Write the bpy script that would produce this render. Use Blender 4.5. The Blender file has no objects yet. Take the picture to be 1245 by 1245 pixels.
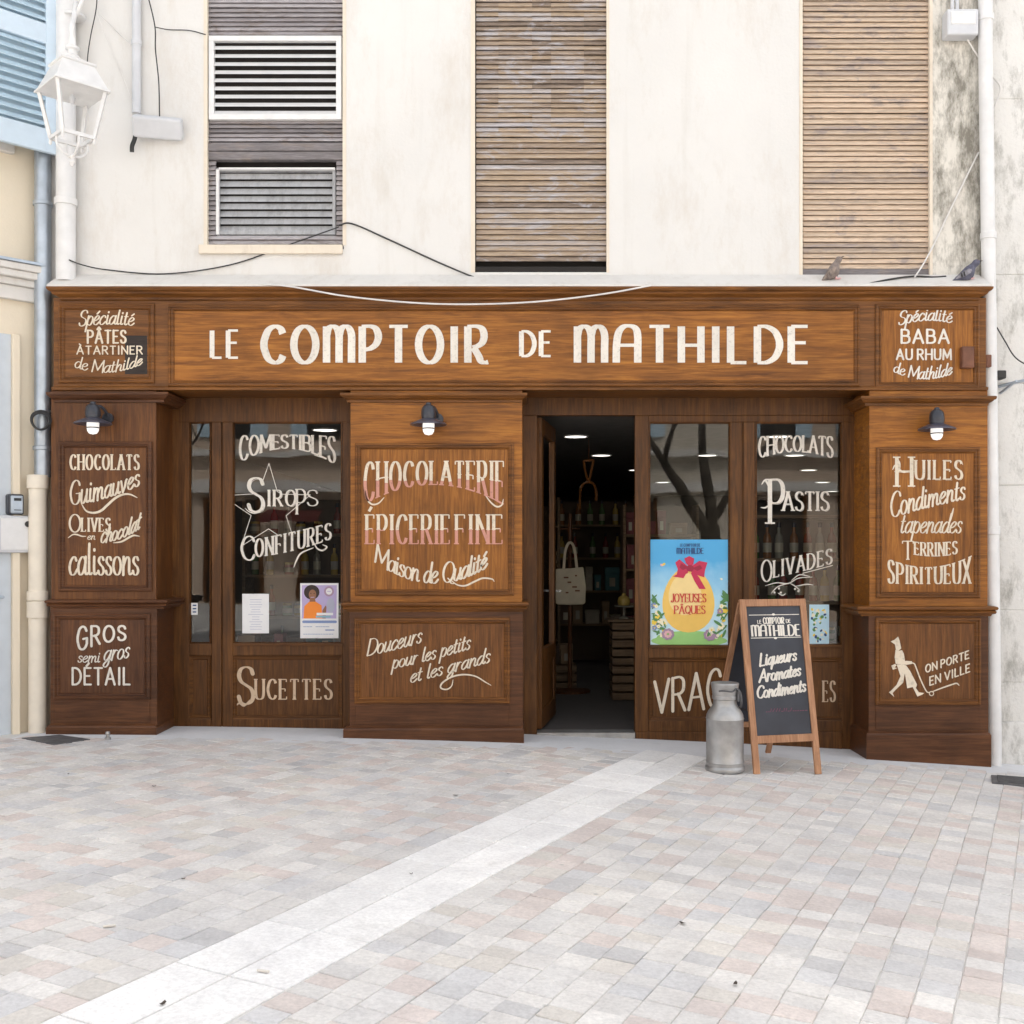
import bpy, bmesh, math, random
from mathutils import Vector, Matrix
random.seed(7)
R = math.radians
sc = bpy.context.scene
C = bpy.data.collections.new("scene"); sc.collection.children.link(C)

# ------------------------------------------------------------------ camera, sky, sun, exposure
D, F, ZC, HX, HY = 7.738, 1300.0, 1.38, 640.0, 670.0     # camera distance, focal (photo px), eye height, vanishing point
cam = bpy.data.objects.new("camera", bpy.data.cameras.new("camera"))
sc.collection.objects.link(cam); sc.camera = cam
cam.location = (0, -D, ZC); cam.rotation_euler = (R(90), 0, 0)
cam.data.sensor_width = 36; cam.data.lens = F/1245*36
cam.data.shift_x = -(HX-622.5)/1245; cam.data.shift_y = (HY-622.5)/1245
cam.data.clip_end = 300; cam.data.clip_start = .05

w = bpy.data.worlds.new("World"); sc.world = w; w.use_nodes = True
nt = w.node_tree; bg = nt.nodes['Background']
sky = nt.nodes.new('ShaderNodeTexSky'); sky.sky_type = 'NISHITA'; sky.sun_disc = False
sky.sun_elevation = R(50); sky.sun_rotation = R(12); sky.air_density = 1.0; sky.dust_density = 4.0; sky.ozone_density = .6
hs = nt.nodes.new('ShaderNodeHueSaturation'); hs.inputs['Saturation'].default_value = .2
nt.links.new(sky.outputs[0], hs.inputs['Color']); nt.links.new(hs.outputs[0], bg.inputs['Color'])
bg.inputs['Strength'].default_value = .15
sl = bpy.data.lights.new("sun", 'SUN'); sl.energy = 2.4; sl.angle = R(.5); sl.color = (1, .95, .88)
so = bpy.data.objects.new("sun", sl); sc.collection.objects.link(so)
so.rotation_euler = (R(-40), 0, R(-12)); so.location = (3, 8, 14)
sc.view_settings.view_transform = 'Standard'; sc.view_settings.look = 'None'
sc.view_settings.exposure = 1.72; sc.view_settings.gamma = 1; sc.view_settings.use_curve_mapping = False
try:
    sc.cycles.max_bounces = 8; sc.cycles.transparent_max_bounces = 16; sc.cycles.sample_clamp_indirect = 6
except Exception: pass

# ------------------------------------------------------------------ materials
class NB:
    def __init__(s, name):
        s.m = bpy.data.materials.new(name); s.m.use_nodes = True; s.t = s.m.node_tree
        s.b = s.t.nodes['Principled BSDF']
    def n(s, typ, **kw):
        x = s.t.nodes.new(typ)
        for k, v in kw.items():
            if k.startswith('i_'):
                k = k[2:]; x.inputs[int(k) if k.isdigit() else k].default_value = v
            else: setattr(x, k, v)
        return x
    def l(s, a, b): s.t.links.new(a, b)
    def coord(s, scale=(1,1,1)):
        tc = s.n('ShaderNodeTexCoord'); mp = s.n('ShaderNodeMapping'); mp.inputs['Scale'].default_value = scale
        s.l(tc.outputs['Object'], mp.inputs[0]); return mp.outputs[0]
    def noise(s, vec, scale, detail=5, rough=.55, dist=0):
        x = s.n('ShaderNodeTexNoise'); x.inputs['Scale'].default_value = scale; x.inputs['Detail'].default_value = detail
        x.inputs['Roughness'].default_value = rough; x.inputs['Distortion'].default_value = dist
        s.l(vec, x.inputs['Vector']); return x.outputs['Fac']
    def ramp(s, fac, stops):
        x = s.n('ShaderNodeValToRGB'); e = x.color_ramp.elements
        while len(e) < len(stops): e.new(.5)
        for el, (p, c) in zip(e, stops):
            el.position = p; el.color = (*c, 1) if len(c) == 3 else c
        s.l(fac, x.inputs[0]); return x.outputs[0]
    def mix(s, fac, a, b, mode='MIX'):
        x = s.n('ShaderNodeMix', data_type='RGBA', blend_type=mode)
        for i, v in ((0, fac), (6, a), (7, b)):
            if hasattr(v, 'is_linked') or hasattr(v, 'links'): s.l(v, x.inputs[i])
            elif i == 0: x.inputs[0].default_value = v
            else: x.inputs[i].default_value = (*v, 1)
        return x.outputs[2]
    def bump(s, h, strength=.3, dist=.01):
        x = s.n('ShaderNodeBump'); x.inputs['Strength'].default_value = strength; x.inputs['Distance'].default_value = dist
        s.l(h, x.inputs['Height']); s.l(x.outputs[0], s.b.inputs['Normal'])
    def col(s, c):
        if hasattr(c, 'links'): s.l(c, s.b.inputs['Base Color'])
        else: s.b.inputs['Base Color'].default_value = (*c, 1)
    def set(s, **kw):
        for k, v in kw.items(): s.b.inputs[k.replace('_', ' ')].default_value = v
        return s.m

def plain(name, c, rough=.6, metal=0, var=.12, scale=9, spec=.4):
    b = NB(name); v = b.coord()
    f = b.noise(v, scale); f2 = b.noise(v, scale*7, 3)
    k = b.ramp(f, [(.3, tuple(x*(1-var) for x in c)), (.7, tuple(min(1, x*(1+var)) for x in c))])
    b.col(k); b.bump(f2, .08, .004)
    return b.set(Roughness=rough, Metallic=metal, Specular_IOR_Level=spec)

def wood(name, dark, mid, light, horiz=True, rough=.37):
    b = NB(name)
    v = b.coord((1.1, 6, 16) if horiz else (16, 6, 1.1))
    g = b.noise(v, 2.2, 8, .62, .8)
    v2 = b.coord((2.5, 12, 70) if horiz else (70, 12, 2.5))
    g2 = b.noise(v2, 2.0, 4, .6, .3)
    big = b.noise(b.coord(), 1.7, 3, .5)
    c = b.ramp(g, [(.28, dark), (.5, mid), (.72, light)])
    fine = b.ramp(g2, [(.3, (.62,.58,.55)), (.62, (1.12,1.12,1.1))])
    c = b.mix(.75, c, fine, 'MULTIPLY')
    c = b.mix(1.0, c, b.ramp(big, [(.3, (.72,.7,.7)), (.7, (1.12,1.1,1.05))]), 'MULTIPLY')
    wear = b.noise(b.coord((3,3,9) if horiz else (9,3,3)), 5.5, 9, .78)
    c = b.mix(b.ramp(wear, [(.62, (0,0,0)), (.72, (.4,.4,.4))]), c, tuple(min(.5, x*1.9+.02) for x in mid))
    grime = b.noise(b.coord((1.4,1.4,2.2)), 2.3, 7, .7)
    c = b.mix(b.ramp(grime, [(.55, (0,0,0)), (.72, (.45,.45,.45))]), c, tuple(x*.42 for x in mid))
    b.col(c); b.bump(g2, .22, .004)
    rg = b.n('ShaderNodeMapRange', i_3=rough-.08, i_4=rough+.2); b.l(g, rg.inputs[0]); b.l(rg.outputs[0], b.b.inputs['Roughness'])
    return b.set(Specular_IOR_Level=.28)

M = {}
M['honey_h'] = wood('honey_wood_h', (.145,.05,.0095), (.29,.108,.0178), (.435,.181,.033))
M['honey_v'] = wood('honey_wood_v', (.135,.047,.0095), (.275,.103,.0173), (.415,.17,.033), False)
M['brown_h'] = wood('brown_wood_h', (.088,.034,.0085), (.172,.067,.0155), (.27,.11,.026))
M['brown_v'] = wood('brown_wood_v', (.088,.034,.0095), (.162,.063,.0165), (.245,.10,.026), False)
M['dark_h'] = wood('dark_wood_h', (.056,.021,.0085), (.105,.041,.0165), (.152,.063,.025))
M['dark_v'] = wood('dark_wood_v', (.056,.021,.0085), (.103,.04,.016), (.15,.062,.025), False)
M['frame_v'] = wood('frame_wood_v', (.056,.0215,.005), (.112,.044,.0105), (.178,.074,.018), False)
M['frame_h'] = wood('frame_wood_h', (.056,.0215,.005), (.112,.044,.0105), (.178,.074,.018))
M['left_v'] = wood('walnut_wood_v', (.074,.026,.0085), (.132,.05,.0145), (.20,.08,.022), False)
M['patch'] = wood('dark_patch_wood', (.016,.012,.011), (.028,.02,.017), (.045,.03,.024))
M['beech'] = wood('beech_wood', (.38,.19,.10), (.48,.255,.145), (.56,.32,.19), False, .5)
M['crate'] = wood('crate_wood', (.10,.068,.042), (.16,.11,.07), (.22,.155,.10), True, .8)
def handpaint(name, c):
    b = NB(name); v = b.coord(); n1 = b.noise(v, 34, 6, .7); n2 = b.noise(v, 110, 4, .7); n3 = b.noise(v, 3, 4)
    k = b.ramp(n3, [(.3, tuple(x*.86 for x in c)), (.7, tuple(x*1.06 for x in c))])
    k = b.mix(b.ramp(n1, [(.54, (0,0,0)), (.68, (.55,.55,.55))]), k, tuple(x*.5 for x in c))
    k = b.mix(b.ramp(n2, [(.62, (0,0,0)), (.70, (.6,.6,.6))]), k, (.14,.06,.022))
    b.col(k); return b.set(Roughness=.65, Specular_IOR_Level=.3)
M['paint'] = handpaint('cream_paint', (.74,.645,.51))
M['paintw'] = handpaint('white_paint_letters', (.76,.715,.64))
M['rose'] = handpaint('rose_paint', (.60,.29,.225))
M['tan'] = handpaint('tan_paint', (.62,.47,.33))
M['white_metal'] = plain('white_painted_metal', (.73,.725,.72), .4, var=.06)
M['white_plastic'] = plain('white_plastic', (.60,.61,.635), .45, var=.05)
M['cream_pipe'] = plain('cream_painted_pipe', (.76,.69,.58), .5, var=.06)
M['zinc'] = plain('zinc', (.42,.47,.53), .38, .7, var=.14)
M['alu'] = plain('brushed_aluminium', (.40,.395,.39), .46, .75, var=.22, scale=9)
M['blackmetal'] = plain('dark_lamp_metal', (.055,.058,.07), .3, .4, var=.2)
M['shade'] = plain('lamp_shade_metal', (.13,.13,.17), .28, .6, var=.2)
M['dark'] = plain('dark_void', (.02,.017,.015), .8)
M['cable'] = plain('black_cable', (.03,.03,.03), .5)
M['wcable'] = plain('white_cable', (.7,.68,.66), .5)
M['paper'] = plain('white_paper', (.78,.78,.79), .7, var=.03)
M['slate'] = plain('chalkboard', (.035,.038,.05), .45, var=.35, scale=3)
M['rust'] = plain('rusty_brown_box', (.17,.07,.04), .6, var=.3)
M['blue_shutter'] = plain('blue_shutter_paint', (.58,.69,.79), .5, var=.05)
M['blue_slat'] = plain('blue_slat_paint', (.47,.61,.71), .5, var=.06)
M['greydoor'] = plain('grey_blue_door', (.56,.61,.66), .5, var=.05)
M['iron'] = plain('cast_iron', (.12,.12,.125), .6, .3, var=.25, scale=20)
M['canvas'] = plain('tote_canvas', (.55,.48,.36), .9, var=.08)

def flat(name, c, rough=.6): return plain(name, c, rough, var=.03, scale=20)

def plaster(name, c, dirt, amt=.5, scale=1.2, lo=.52, hi=.78, bump=.25):
    b = NB(name); v = b.coord()
    n1 = b.noise(v, scale, 8, .62); n2 = b.noise(b.coord((1.6,1,.6)), scale*1.7, 10, .78, 0); n3 = b.noise(v, 45, 4)
    base = b.ramp(n1, [(.3, tuple(x*.94 for x in c)), (.7, tuple(min(1, x*1.03) for x in c))])
    f = b.ramp(n2, [(lo, (0,0,0)), (hi, (amt,amt,amt))])
    n4 = b.noise(b.coord((9,9,.5)), 1.0, 5, .6); st = b.ramp(n4, [(.56, (1,1,1)), (.72, (.955,.95,.94))])
    b.col(b.mix(1.0, b.mix(f, base, dirt), st, 'MULTIPLY')); b.bump(n3, bump, .006)
    return b.set(Roughness=.9, Specular_IOR_Level=.2)
M['wall'] = plaster('cream_white_plaster', (.715,.70,.675), (.52,.45,.37), .6, .9, .50, .80)
M['wall_edge'] = plaster('stained_plaster', (.70,.665,.60), (.15,.138,.11), .85, 1.9, .44, .60, .6)
M['neigh'] = plaster('pale_ochre_plaster', (.78,.69,.55), (.55,.45,.33), .4, 1.0, .6, .85)
M['stone'] = plaster('pale_limestone', (.73,.715,.685), (.27,.26,.23), .7, 2.4, .50, .66, .9)
M['ledge'] = plaster('white_ledge', (.71,.685,.65), (.46,.40,.34), .5, 3, .5, .8)
M['trim'] = plaster('cream_window_trim', (.74,.66,.55), (.4,.33,.25), .5, 3, .55, .8)

def slatmat(name, stops, stain):
    b = NB(name); a = b.n('ShaderNodeAttribute', attribute_name='rnd')
    n = b.noise(b.coord((2.2,1,22)), 2.4, 6, .65, .4)
    s = b.n('ShaderNodeMath', operation='MULTIPLY_ADD', i_1=.55); b.l(n, s.inputs[0])
    s2 = b.n('ShaderNodeMath', operation='MULTIPLY', i_1=.5); b.l(a.outputs['Fac'], s2.inputs[0]); b.l(s2.outputs[0], s.inputs[2])
    c = b.ramp(s.outputs[0], stops)
    st = b.noise(b.coord((1.2,1,3.5)), 3.2, 6, .7, .8)
    c = b.mix(b.ramp(st, [(.53, (0,0,0)), (.64, (.8,.8,.8))]), c, stain)
    c2 = b.noise(b.coord((5,1,60)), 2.5, 4)
    c = b.mix(.6, c, b.ramp(c2, [(.3, (.6,.58,.56)), (.65, (1.1,1.1,1.1))]), 'MULTIPLY')
    b.col(c); b.bump(c2, .25, .004)
    return b.set(Roughness=.85, Specular_IOR_Level=.2)
M['slat_mid'] = slatmat('weathered_slats', [(.22,(.21,.165,.135)), (.40,(.37,.29,.225)), (.56,(.46,.355,.255)), (.72,(.46,.405,.37)), (.85,(.55,.53,.55))], (.49,.475,.50))
M['slat_right'] = slatmat('tan_slats', [(.22,(.42,.34,.28)), (.45,(.60,.475,.36)), (.8,(.70,.55,.42))], (.38,.32,.30))
M['slat_grey'] = slatmat('grey_boards', [(.25,(.20,.185,.19)), (.5,(.34,.315,.325)), (.8,(.46,.435,.45))], (.27,.23,.21))

b = NB('paver'); a = b.n('ShaderNodeAttribute', attribute_name='Col'); v = b.coord()
n = b.noise(v, 5, 8, .7); n2 = b.noise(v, 60, 5, .7); n3 = b.noise(v, .55, 5, .6)
c = b.mix(.9, a.outputs['Color'], b.ramp(n, [(.3, (.86,.85,.85)), (.68, (1.08,1.08,1.07))]), 'MULTIPLY')
c = b.mix(.8, c, b.ramp(n2, [(.3, (.8,.8,.8)), (.65, (1.08,1.08,1.08))]), 'MULTIPLY')
c = b.mix(.8, c, b.ramp(n3, [(.35, (.86,.86,.88)), (.65, (1.06,1.05,1.04))]), 'MULTIPLY')
n5 = b.noise(v, 2.2, 9, .75); c = b.mix(b.ramp(n5, [(.58, (0,0,0)), (.70, (.35,.35,.35))]), c, (.42,.40,.375))
n6 = b.n('ShaderNodeTexVoronoi'); n6.inputs['Scale'].default_value = 3.2; b.l(v, n6.inputs['Vector']); c = b.mix(b.ramp(n6.outputs['Distance'], [(.02, (.55,.55,.55)), (.045, (0,0,0))]), c, (.33,.32,.31))
b.col(c); b.bump(n2, .35, .004); M['paver'] = b.set(Roughness=.85, Specular_IOR_Level=.25)
M['joint'] = plaster('joint_sand', (.66,.64,.61), (.54,.52,.49), .6, 3)
M['concrete'] = plaster('pale_concrete', (.70,.70,.71), (.52,.52,.53), .5, 2, .5, .8, .4)
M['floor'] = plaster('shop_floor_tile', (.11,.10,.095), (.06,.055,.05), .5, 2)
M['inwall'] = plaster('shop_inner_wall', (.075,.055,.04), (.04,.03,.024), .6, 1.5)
M['inceil'] = plain('shop_ceiling', (.20,.185,.17), .8)

def glass(name, ior=1.55, tint=(.93,.95,.94), boost=1.0):
    m = bpy.data.materials.new(name); m.use_nodes = True; t = m.node_tree; t.nodes.clear()
    o = t.nodes.new('ShaderNodeOutputMaterial'); mx = t.nodes.new('ShaderNodeMixShader')
    tr = t.nodes.new('ShaderNodeBsdfTransparent'); tr.inputs[0].default_value = (*tint, 1)
    gl = t.nodes.new('ShaderNodeBsdfGlossy'); gl.inputs['Roughness'].default_value = .012
    fr = t.nodes.new('ShaderNodeFresnel'); fr.inputs[0].default_value = ior
    n = t.nodes.new('ShaderNodeTexNoise'); n.inputs['Scale'].default_value = 2.2; n.inputs['Detail'].default_value = 1
    bp = t.nodes.new('ShaderNodeBump'); bp.inputs['Strength'].default_value = .05; bp.inputs['Distance'].default_value = .02
    tc = t.nodes.new('ShaderNodeTexCoord'); t.links.new(tc.outputs['Object'], n.inputs['Vector'])
    t.links.new(n.outputs['Fac'], bp.inputs['Height']); t.links.new(bp.outputs[0], gl.inputs['Normal'])
    t.links.new(fr.outputs[0], mx.inputs[0]); t.links.new(tr.outputs[0], mx.inputs[1]); t.links.new(gl.outputs[0], mx.inputs[2])
    t.links.new(mx.outputs[0], o.inputs[0]); return m
M['glass'] = glass('window_glass', 1.6)
M['lampglass'] = glass('lamp_glass', 1.4, (.97,.97,.97))

def emit(name, c, s):
    m = bpy.data.materials.new(name); m.use_nodes = True; b = m.node_tree.nodes['Principled BSDF']
    b.inputs['Base Color'].default_value = (.8,.8,.8,1); b.inputs['Emission Color'].default_value = (*c, 1); b.inputs['Emission Strength'].default_value = s
    return m
M['bulb'] = emit('frosted_bulb', (1,.95,.88), .22)
M['down'] = emit('ceiling_light_disc', (1,.94,.85), 1.1)

# ------------------------------------------------------------------ mesh helpers
def W(px, py, y=0.0):
    s = (D+y)/F
    return Vector(((px-HX)*s, y, ZC-(py-HY)*s))
def X(px, y=0.0): return (px-HX)*(D+y)/F
def Z(py, y=0.0): return ZC-(py-HY)*(D+y)/F
def gz(x):
    xx = max(-6, min(6, x)); return -.005 - .0353*xx - .0048*xx*xx

def props(o, label=None, cat=None, group=None, kind=None):
    for k, v in (('label', label), ('category', cat), ('group', group), ('kind', kind)):
        if v: o[k] = v
    return o
def link(name, bm, mat, parent=None, bevel=0, smooth=False, label=None, loc=None):
    me = bpy.data.meshes.new(name); bmesh.ops.recalc_face_normals(bm, faces=bm.faces[:]); bm.to_mesh(me); bm.free()
    mats = mat if isinstance(mat, (list, tuple)) else [mat]
    for m in mats: me.materials.append(M[m] if isinstance(m, str) else m)
    if smooth:
        for p in me.polygons: p.use_smooth = True
        try: me.set_sharp_from_angle(angle=R(smooth if smooth is not True else 40))
        except Exception: pass
    o = bpy.data.objects.new(name, me); C.objects.link(o)
    if parent:
        o.parent = parent
        if parent.type == 'EMPTY' and not parent.get('_local'):
            o.matrix_parent_inverse = Matrix.Translation(-parent.location)
    if bevel:
        md = o.modifiers.new('bevel', 'BEVEL'); md.width = bevel; md.segments = 2; md.limit_method = 'ANGLE'; md.angle_limit = R(40)
        md.harden_normals = False
    if label: o['label'] = label
    if loc is not None: o.location = loc
    return o
def thing(name, label, cat, loc=(0,0,0), rz=0, group=None, local=False):
    o = bpy.data.objects.new(name, None); C.objects.link(o); o.location = loc; o.rotation_euler = (0,0,rz)
    o.empty_display_size = .1
    if local or rz: o['_local'] = 1
    return props(o, label, cat, group)
def struct(name, bm, mat, **k):
    o = link(name, bm, mat, **k); o['kind'] = 'structure'; return o
def kids(o): return [c for c in C.objects if c.parent == o]
def copy_tree(o, parent=None):
    c = o.copy(); C.objects.link(c)
    if parent: c.parent = parent; c.matrix_parent_inverse = o.matrix_parent_inverse
    for k in kids(o):
        copy_tree(k, c)
    return c
def BM(): return bmesh.new()
def box(bm, x0, x1, y0, y1, z0, z1):
    vs = [bm.verts.new((x, y, z)) for z in (z0, z1) for y in (y0, y1) for x in (x0, x1)]
    fs = [(0,1,3,2), (4,6,7,5), (0,4,5,1), (2,3,7,6), (0,2,6,4), (1,5,7,3)]
    return [bm.faces.new([vs[i] for i in f]) for f in fs]
def pbox(bm, px0, px1, py0, py1, yf, yb):
    "box whose front face (at depth yf) covers these photo coordinates, as measured on that plane"
    return box(bm, X(px0, yf), X(px1, yf), yf, yb, Z(py1, yf), Z(py0, yf))
def beam(bm, p, q, w, h, up=(0,0,1)):
    p, q = Vector(p), Vector(q); d = (q-p).normalized(); u = Vector(up)
    if abs(d.dot(u)) > .98: u = Vector((0,1,0))
    s = d.cross(u).normalized(); u = s.cross(d).normalized()
    vs = []
    for c in (p, q):
        for a, b_ in ((-1,-1), (1,-1), (1,1), (-1,1)): vs.append(bm.verts.new(c + s*a*w/2 + u*b_*h/2))
    for f in ((0,1,2,3), (7,6,5,4), (0,4,5,1), (1,5,6,2), (2,6,7,3), (3,7,4,0)): bm.faces.new([vs[i] for i in f])
def tube(bm, pts, r, n=10, rs=None, caps=True):
    pts = [Vector(p) for p in pts]; rings = []; prev = None
    for i, p in enumerate(pts):
        t = (pts[min(i+1, len(pts)-1)] - pts[max(i-1, 0)]).normalized()
        if prev is None:
            u = t.orthogonal().normalized()
        else:
            u = (prev - t*prev.dot(t)).normalized()
        prev = u; v = t.cross(u); rr = rs[i] if rs else r
        rings.append([bm.verts.new(p + (u*math.cos(2*math.pi*k/n) + v*math.sin(2*math.pi*k/n))*rr) for k in range(n)])
    for a, b_ in zip(rings, rings[1:]):
        for k in range(n): bm.faces.new((a[k], a[(k+1)%n], b_[(k+1)%n], b_[k]))
    if caps: bm.faces.new(rings[0][::-1]); bm.faces.new(rings[-1])
def lathe(bm, prof, cx=0, cy=0, cz=0, n=28, cap=True):
    rings = [[bm.verts.new((cx+r*math.cos(2*math.pi*k/n), cy+r*math.sin(2*math.pi*k/n), cz+z)) for k in range(n)] for r, z in prof]
    for a, b_ in zip(rings, rings[1:]):
        for k in range(n): bm.faces.new((a[k], a[(k+1)%n], b_[(k+1)%n], b_[k]))
    if cap: bm.faces.new(rings[0][::-1]); bm.faces.new(rings[-1])
def spline(pts, n=8, closed=False):
    P = [Vector(p) for p in pts]; out = []
    m = len(P)
    if m < 3: return P
    for i in range(m if closed else m-1):
        if closed: a, b_, c, d = P[(i-1)%m], P[i], P[(i+1)%m], P[(i+2)%m]
        else:
            b_, c = P[i], P[i+1]
            a = P[i-1] if i else b_*2-c
            d = P[i+2] if i+2 < m else c*2-b_
        for k in range(n):
            t = k/n
            out.append(.5*((2*b_) + (c-a)*t + (2*a-5*b_+4*c-d)*t*t + (3*b_-a-3*c+d)*t*t*t))
    if not closed: out.append(P[-1])
    return out
def ring_frame(bm, px0, px1, py0, py1, y, prof):
    "mitred picture-frame moulding on plane y: prof = [(inset px, metres out of the plane)...]"
    rings = []
    for ins, out in prof:
        rings.append([bm.verts.new((X(a, y), y-out, Z(b_, y))) for a, b_ in ((px0+ins, py1-ins), (px1-ins, py1-ins), (px1-ins, py0+ins), (px0+ins, py0+ins))])
    for a, b_ in zip(rings, rings[1:]):
        for k in range(4): bm.faces.new((a[k], a[(k+1)%4], b_[(k+1)%4], b_[k]))
PANEL = [(0,0), (0,.012), (1.2,.018), (2.6,.018), (3.2,.010), (4.6,.010), (5.2,.016), (6.2,.012), (7.4,.0015)]
def crown(bm, x0, x1, yf, yb, prof):
    "moulding with mitred returns: prof = [(out, z)...] from bottom to top"
    rings = [[bm.verts.new(p) for p in ((x0-o, yb, z), (x0-o, yf-o, z), (x1+o, yf-o, z), (x1+o, yb, z))] for o, z in prof]
    for a, b_ in zip(rings, rings[1:]):
        for k in range(3): bm.faces.new((a[k], a[k+1], b_[k+1], b_[k]))
    bm.faces.new(rings[0]); bm.faces.new(rings[-1][::-1])

# ------------------------------------------------------------------ lettering: a stroke alphabet painted with a broad pen
G = {
'A': (.76, "0,0 .38,1|.38,1 .76,0|.14,.34 .62,.34"),
'B': (.6, "0,0 0,1|~0,1 .32,1 .5,.92 .54,.76 .5,.6 .32,.53 0,.53|~0,.53 .36,.53 .56,.44 .61,.27 .56,.09 .36,0 0,0"),
'C': (.66, "~.65,.8 .57,.94 .38,1 .16,.9 .03,.66 0,.5 .03,.34 .16,.1 .38,0 .57,.06 .66,.2"),
'D': (.7, "0,0 0,1|~0,1 .3,.99 .55,.86 .68,.64 .7,.5 .68,.36 .55,.14 .3,.01 0,0"),
'E': (.52, "0,0 0,1|0,1 .52,1|0,.52 .42,.52|0,0 .54,0"),
'F': (.5, "0,0 0,1|0,1 .52,1|0,.52 .42,.52"),
'G': (.72, "~.66,.8 .57,.94 .38,1 .16,.9 .03,.66 0,.5 .03,.34 .16,.1 .38,0 .58,.05 .7,.2|.7,.2 .7,.45|.42,.45 .72,.45"),
'H': (.68, "0,0 0,1|.68,0 .68,1|0,.52 .68,.52"),
'I': (.14, ".07,0 .07,1"),
'J': (.4, "~.4,1 .4,.3 .36,.08 .2,0 .05,.06 0,.2"),
'L': (.48, "0,1 0,0|0,0 .5,0"),
'M': (.88, "0,0 .05,1|.05,1 .44,.18|.44,.18 .83,1|.83,1 .88,0"),
'N': (.7, "0,0 0,1|0,1 .7,0|.7,0 .7,1"),
'O': (.76, "o.38,.5,.38,.5"),
'P': (.58, "0,0 0,1|~0,1 .34,1 .53,.9 .58,.74 .53,.58 .34,.47 0,.47"),
'Q': (.76, "o.38,.5,.38,.5|~.36,.2 .52,.08 .64,-.08 .84,-.12"),
'R': (.62, "0,0 0,1|~0,1 .34,1 .52,.91 .56,.75 .52,.59 .34,.5 0,.5|.28,.5 .62,0"),
'S': (.54, "~.52,.82 .45,.95 .28,1 .09,.94 .02,.77 .1,.61 .28,.51 .46,.41 .54,.24 .47,.07 .28,0 .09,.05 .01,.2"),
'T': (.64, ".32,0 .32,1|0,1 .64,1"),
'U': (.66, "~0,1 0,.7 0,.35 .06,.1 .2,.01 .33,0 .46,.01 .6,.1 .66,.35 .66,.7 .66,1"),
'V': (.72, "0,1 .36,0|.36,0 .72,1"),
'X': (.68, "0,0 .68,1|0,1 .68,0"),
'Y': (.7, "0,1 .35,.48|.7,1 .35,.48|.35,.48 .35,0"),
# lower case
'a': (.5, "~.44,.46 .34,.57 .2,.56 .05,.4 0,.2 .07,.03 .19,.01 .33,.13 .44,.4|~.45,.58 .42,.3 .43,.08 .5,.01 .58,.06"),
'c': (.42, "~.4,.46 .34,.56 .22,.57 .06,.42 0,.22 .08,.03 .22,0 .34,.06 .46,.18"),
'd': (.5, "~.44,.44 .34,.56 .2,.56 .05,.4 0,.2 .07,.03 .19,.01 .33,.13 .44,.4|~.46,1 .43,.5 .42,.2 .44,.05 .51,.01 .58,.06"),
'e': (.42, "~.02,.25 .2,.3 .36,.42 .36,.54 .24,.58 .08,.46 0,.24 .07,.05 .2,0 .33,.05 .46,.18"),
'g': (.5, "~.44,.46 .34,.57 .2,.56 .05,.4 0,.2 .07,.04 .19,.02 .33,.14 .44,.42|~.45,.58 .43,.2 .4,-.18 .28,-.36 .12,-.36 .05,-.24 .2,-.06 .56,.08"),
'h': (.5, "~.04,0 .05,.5 .07,1|~.06,.3 .18,.5 .3,.58 .4,.5 .4,.3 .39,.1 .46,.01 .56,.06"),
'i': (.2, "~.06,.58 .05,.25 .07,.05 .14,.01 .24,.07|.07,.78 .07,.82"),
'l': (.2, "~.07,1 .05,.7 .05,.4 .06,.08 .13,.01 .22,.06"),
'm': (.78, "~.03,0 .04,.3 .05,.58|~.05,.3 .16,.5 .26,.58 .34,.5 .34,.25 .34,0|~.34,.3 .46,.5 .57,.58 .65,.5 .65,.28 .65,.1 .71,.01 .82,.06"),
'n': (.5, "~.03,0 .04,.3 .05,.58|~.05,.3 .17,.5 .29,.58 .38,.5 .38,.28 .38,.1 .44,.01 .55,.06"),
'o': (.46, "o.22,.29,.22,.29"),
'p': (.48, "~.05,.6 .04,.2 .02,-.38|~.05,.36 .16,.54 .28,.58 .42,.46 .44,.26 .36,.06 .22,0 .06,.12"),
'q': (.5, "~.44,.46 .34,.57 .2,.56 .05,.4 0,.2 .07,.03 .19,.01 .33,.13 .44,.4|~.45,.58 .44,.2 .43,-.38|~.43,-.3 .5,-.1 .6,.05"),
'r': (.36, "~.03,0 .04,.3 .05,.58|~.05,.3 .14,.5 .24,.58 .36,.53"),
's': (.36, "~.32,.48 .24,.58 .1,.56 .04,.44 .14,.33 .28,.24 .32,.1 .2,0 .06,.03 .01,.13"),
't': (.3, "~.12,.86 .09,.4 .1,.1 .18,.0 .3,.08|-.04,.58 .28,.6"),
'u': (.52, "~.04,.58 .02,.3 .04,.08 .14,0 .26,.06 .38,.3|~.42,.58 .4,.25 .42,.06 .49,.01 .58,.07"),
'v': (.44, "~0,.58 .08,.3 .16,.0|~.16,.0 .3,.25 .36,.5 .42,.58"),
}
ACC = {'É': ('E', ".16,1.12 .36,1.28"), 'Â': ('A', ".2,1.1 .38,1.26|.38,1.26 .56,1.1"), 'À': ('A', ".28,1.28 .46,1.12"),
       'é': ('e', ".16,.7 .32,.86")}
for k, (b_, s_) in ACC.items(): G[k] = (G[b_][0], G[b_][1]+'|'+s_)
DECO = dict(G)
DECO['M'] = (.86, "0,0 0,1|~0,.74 .06,.92 .2,1 .35,.94 .43,.76 .43,.4 .43,0|~.43,.74 .5,.92 .64,1 .78,.94 .86,.76 .86,.4 .86,0")
DECO['A'] = (.68, "~0,0 .01,.5 .08,.84 .26,1 .5,1 .64,.9 .68,.7 .68,.4 .68,0|-.1,.48 .68,.48")
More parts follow.
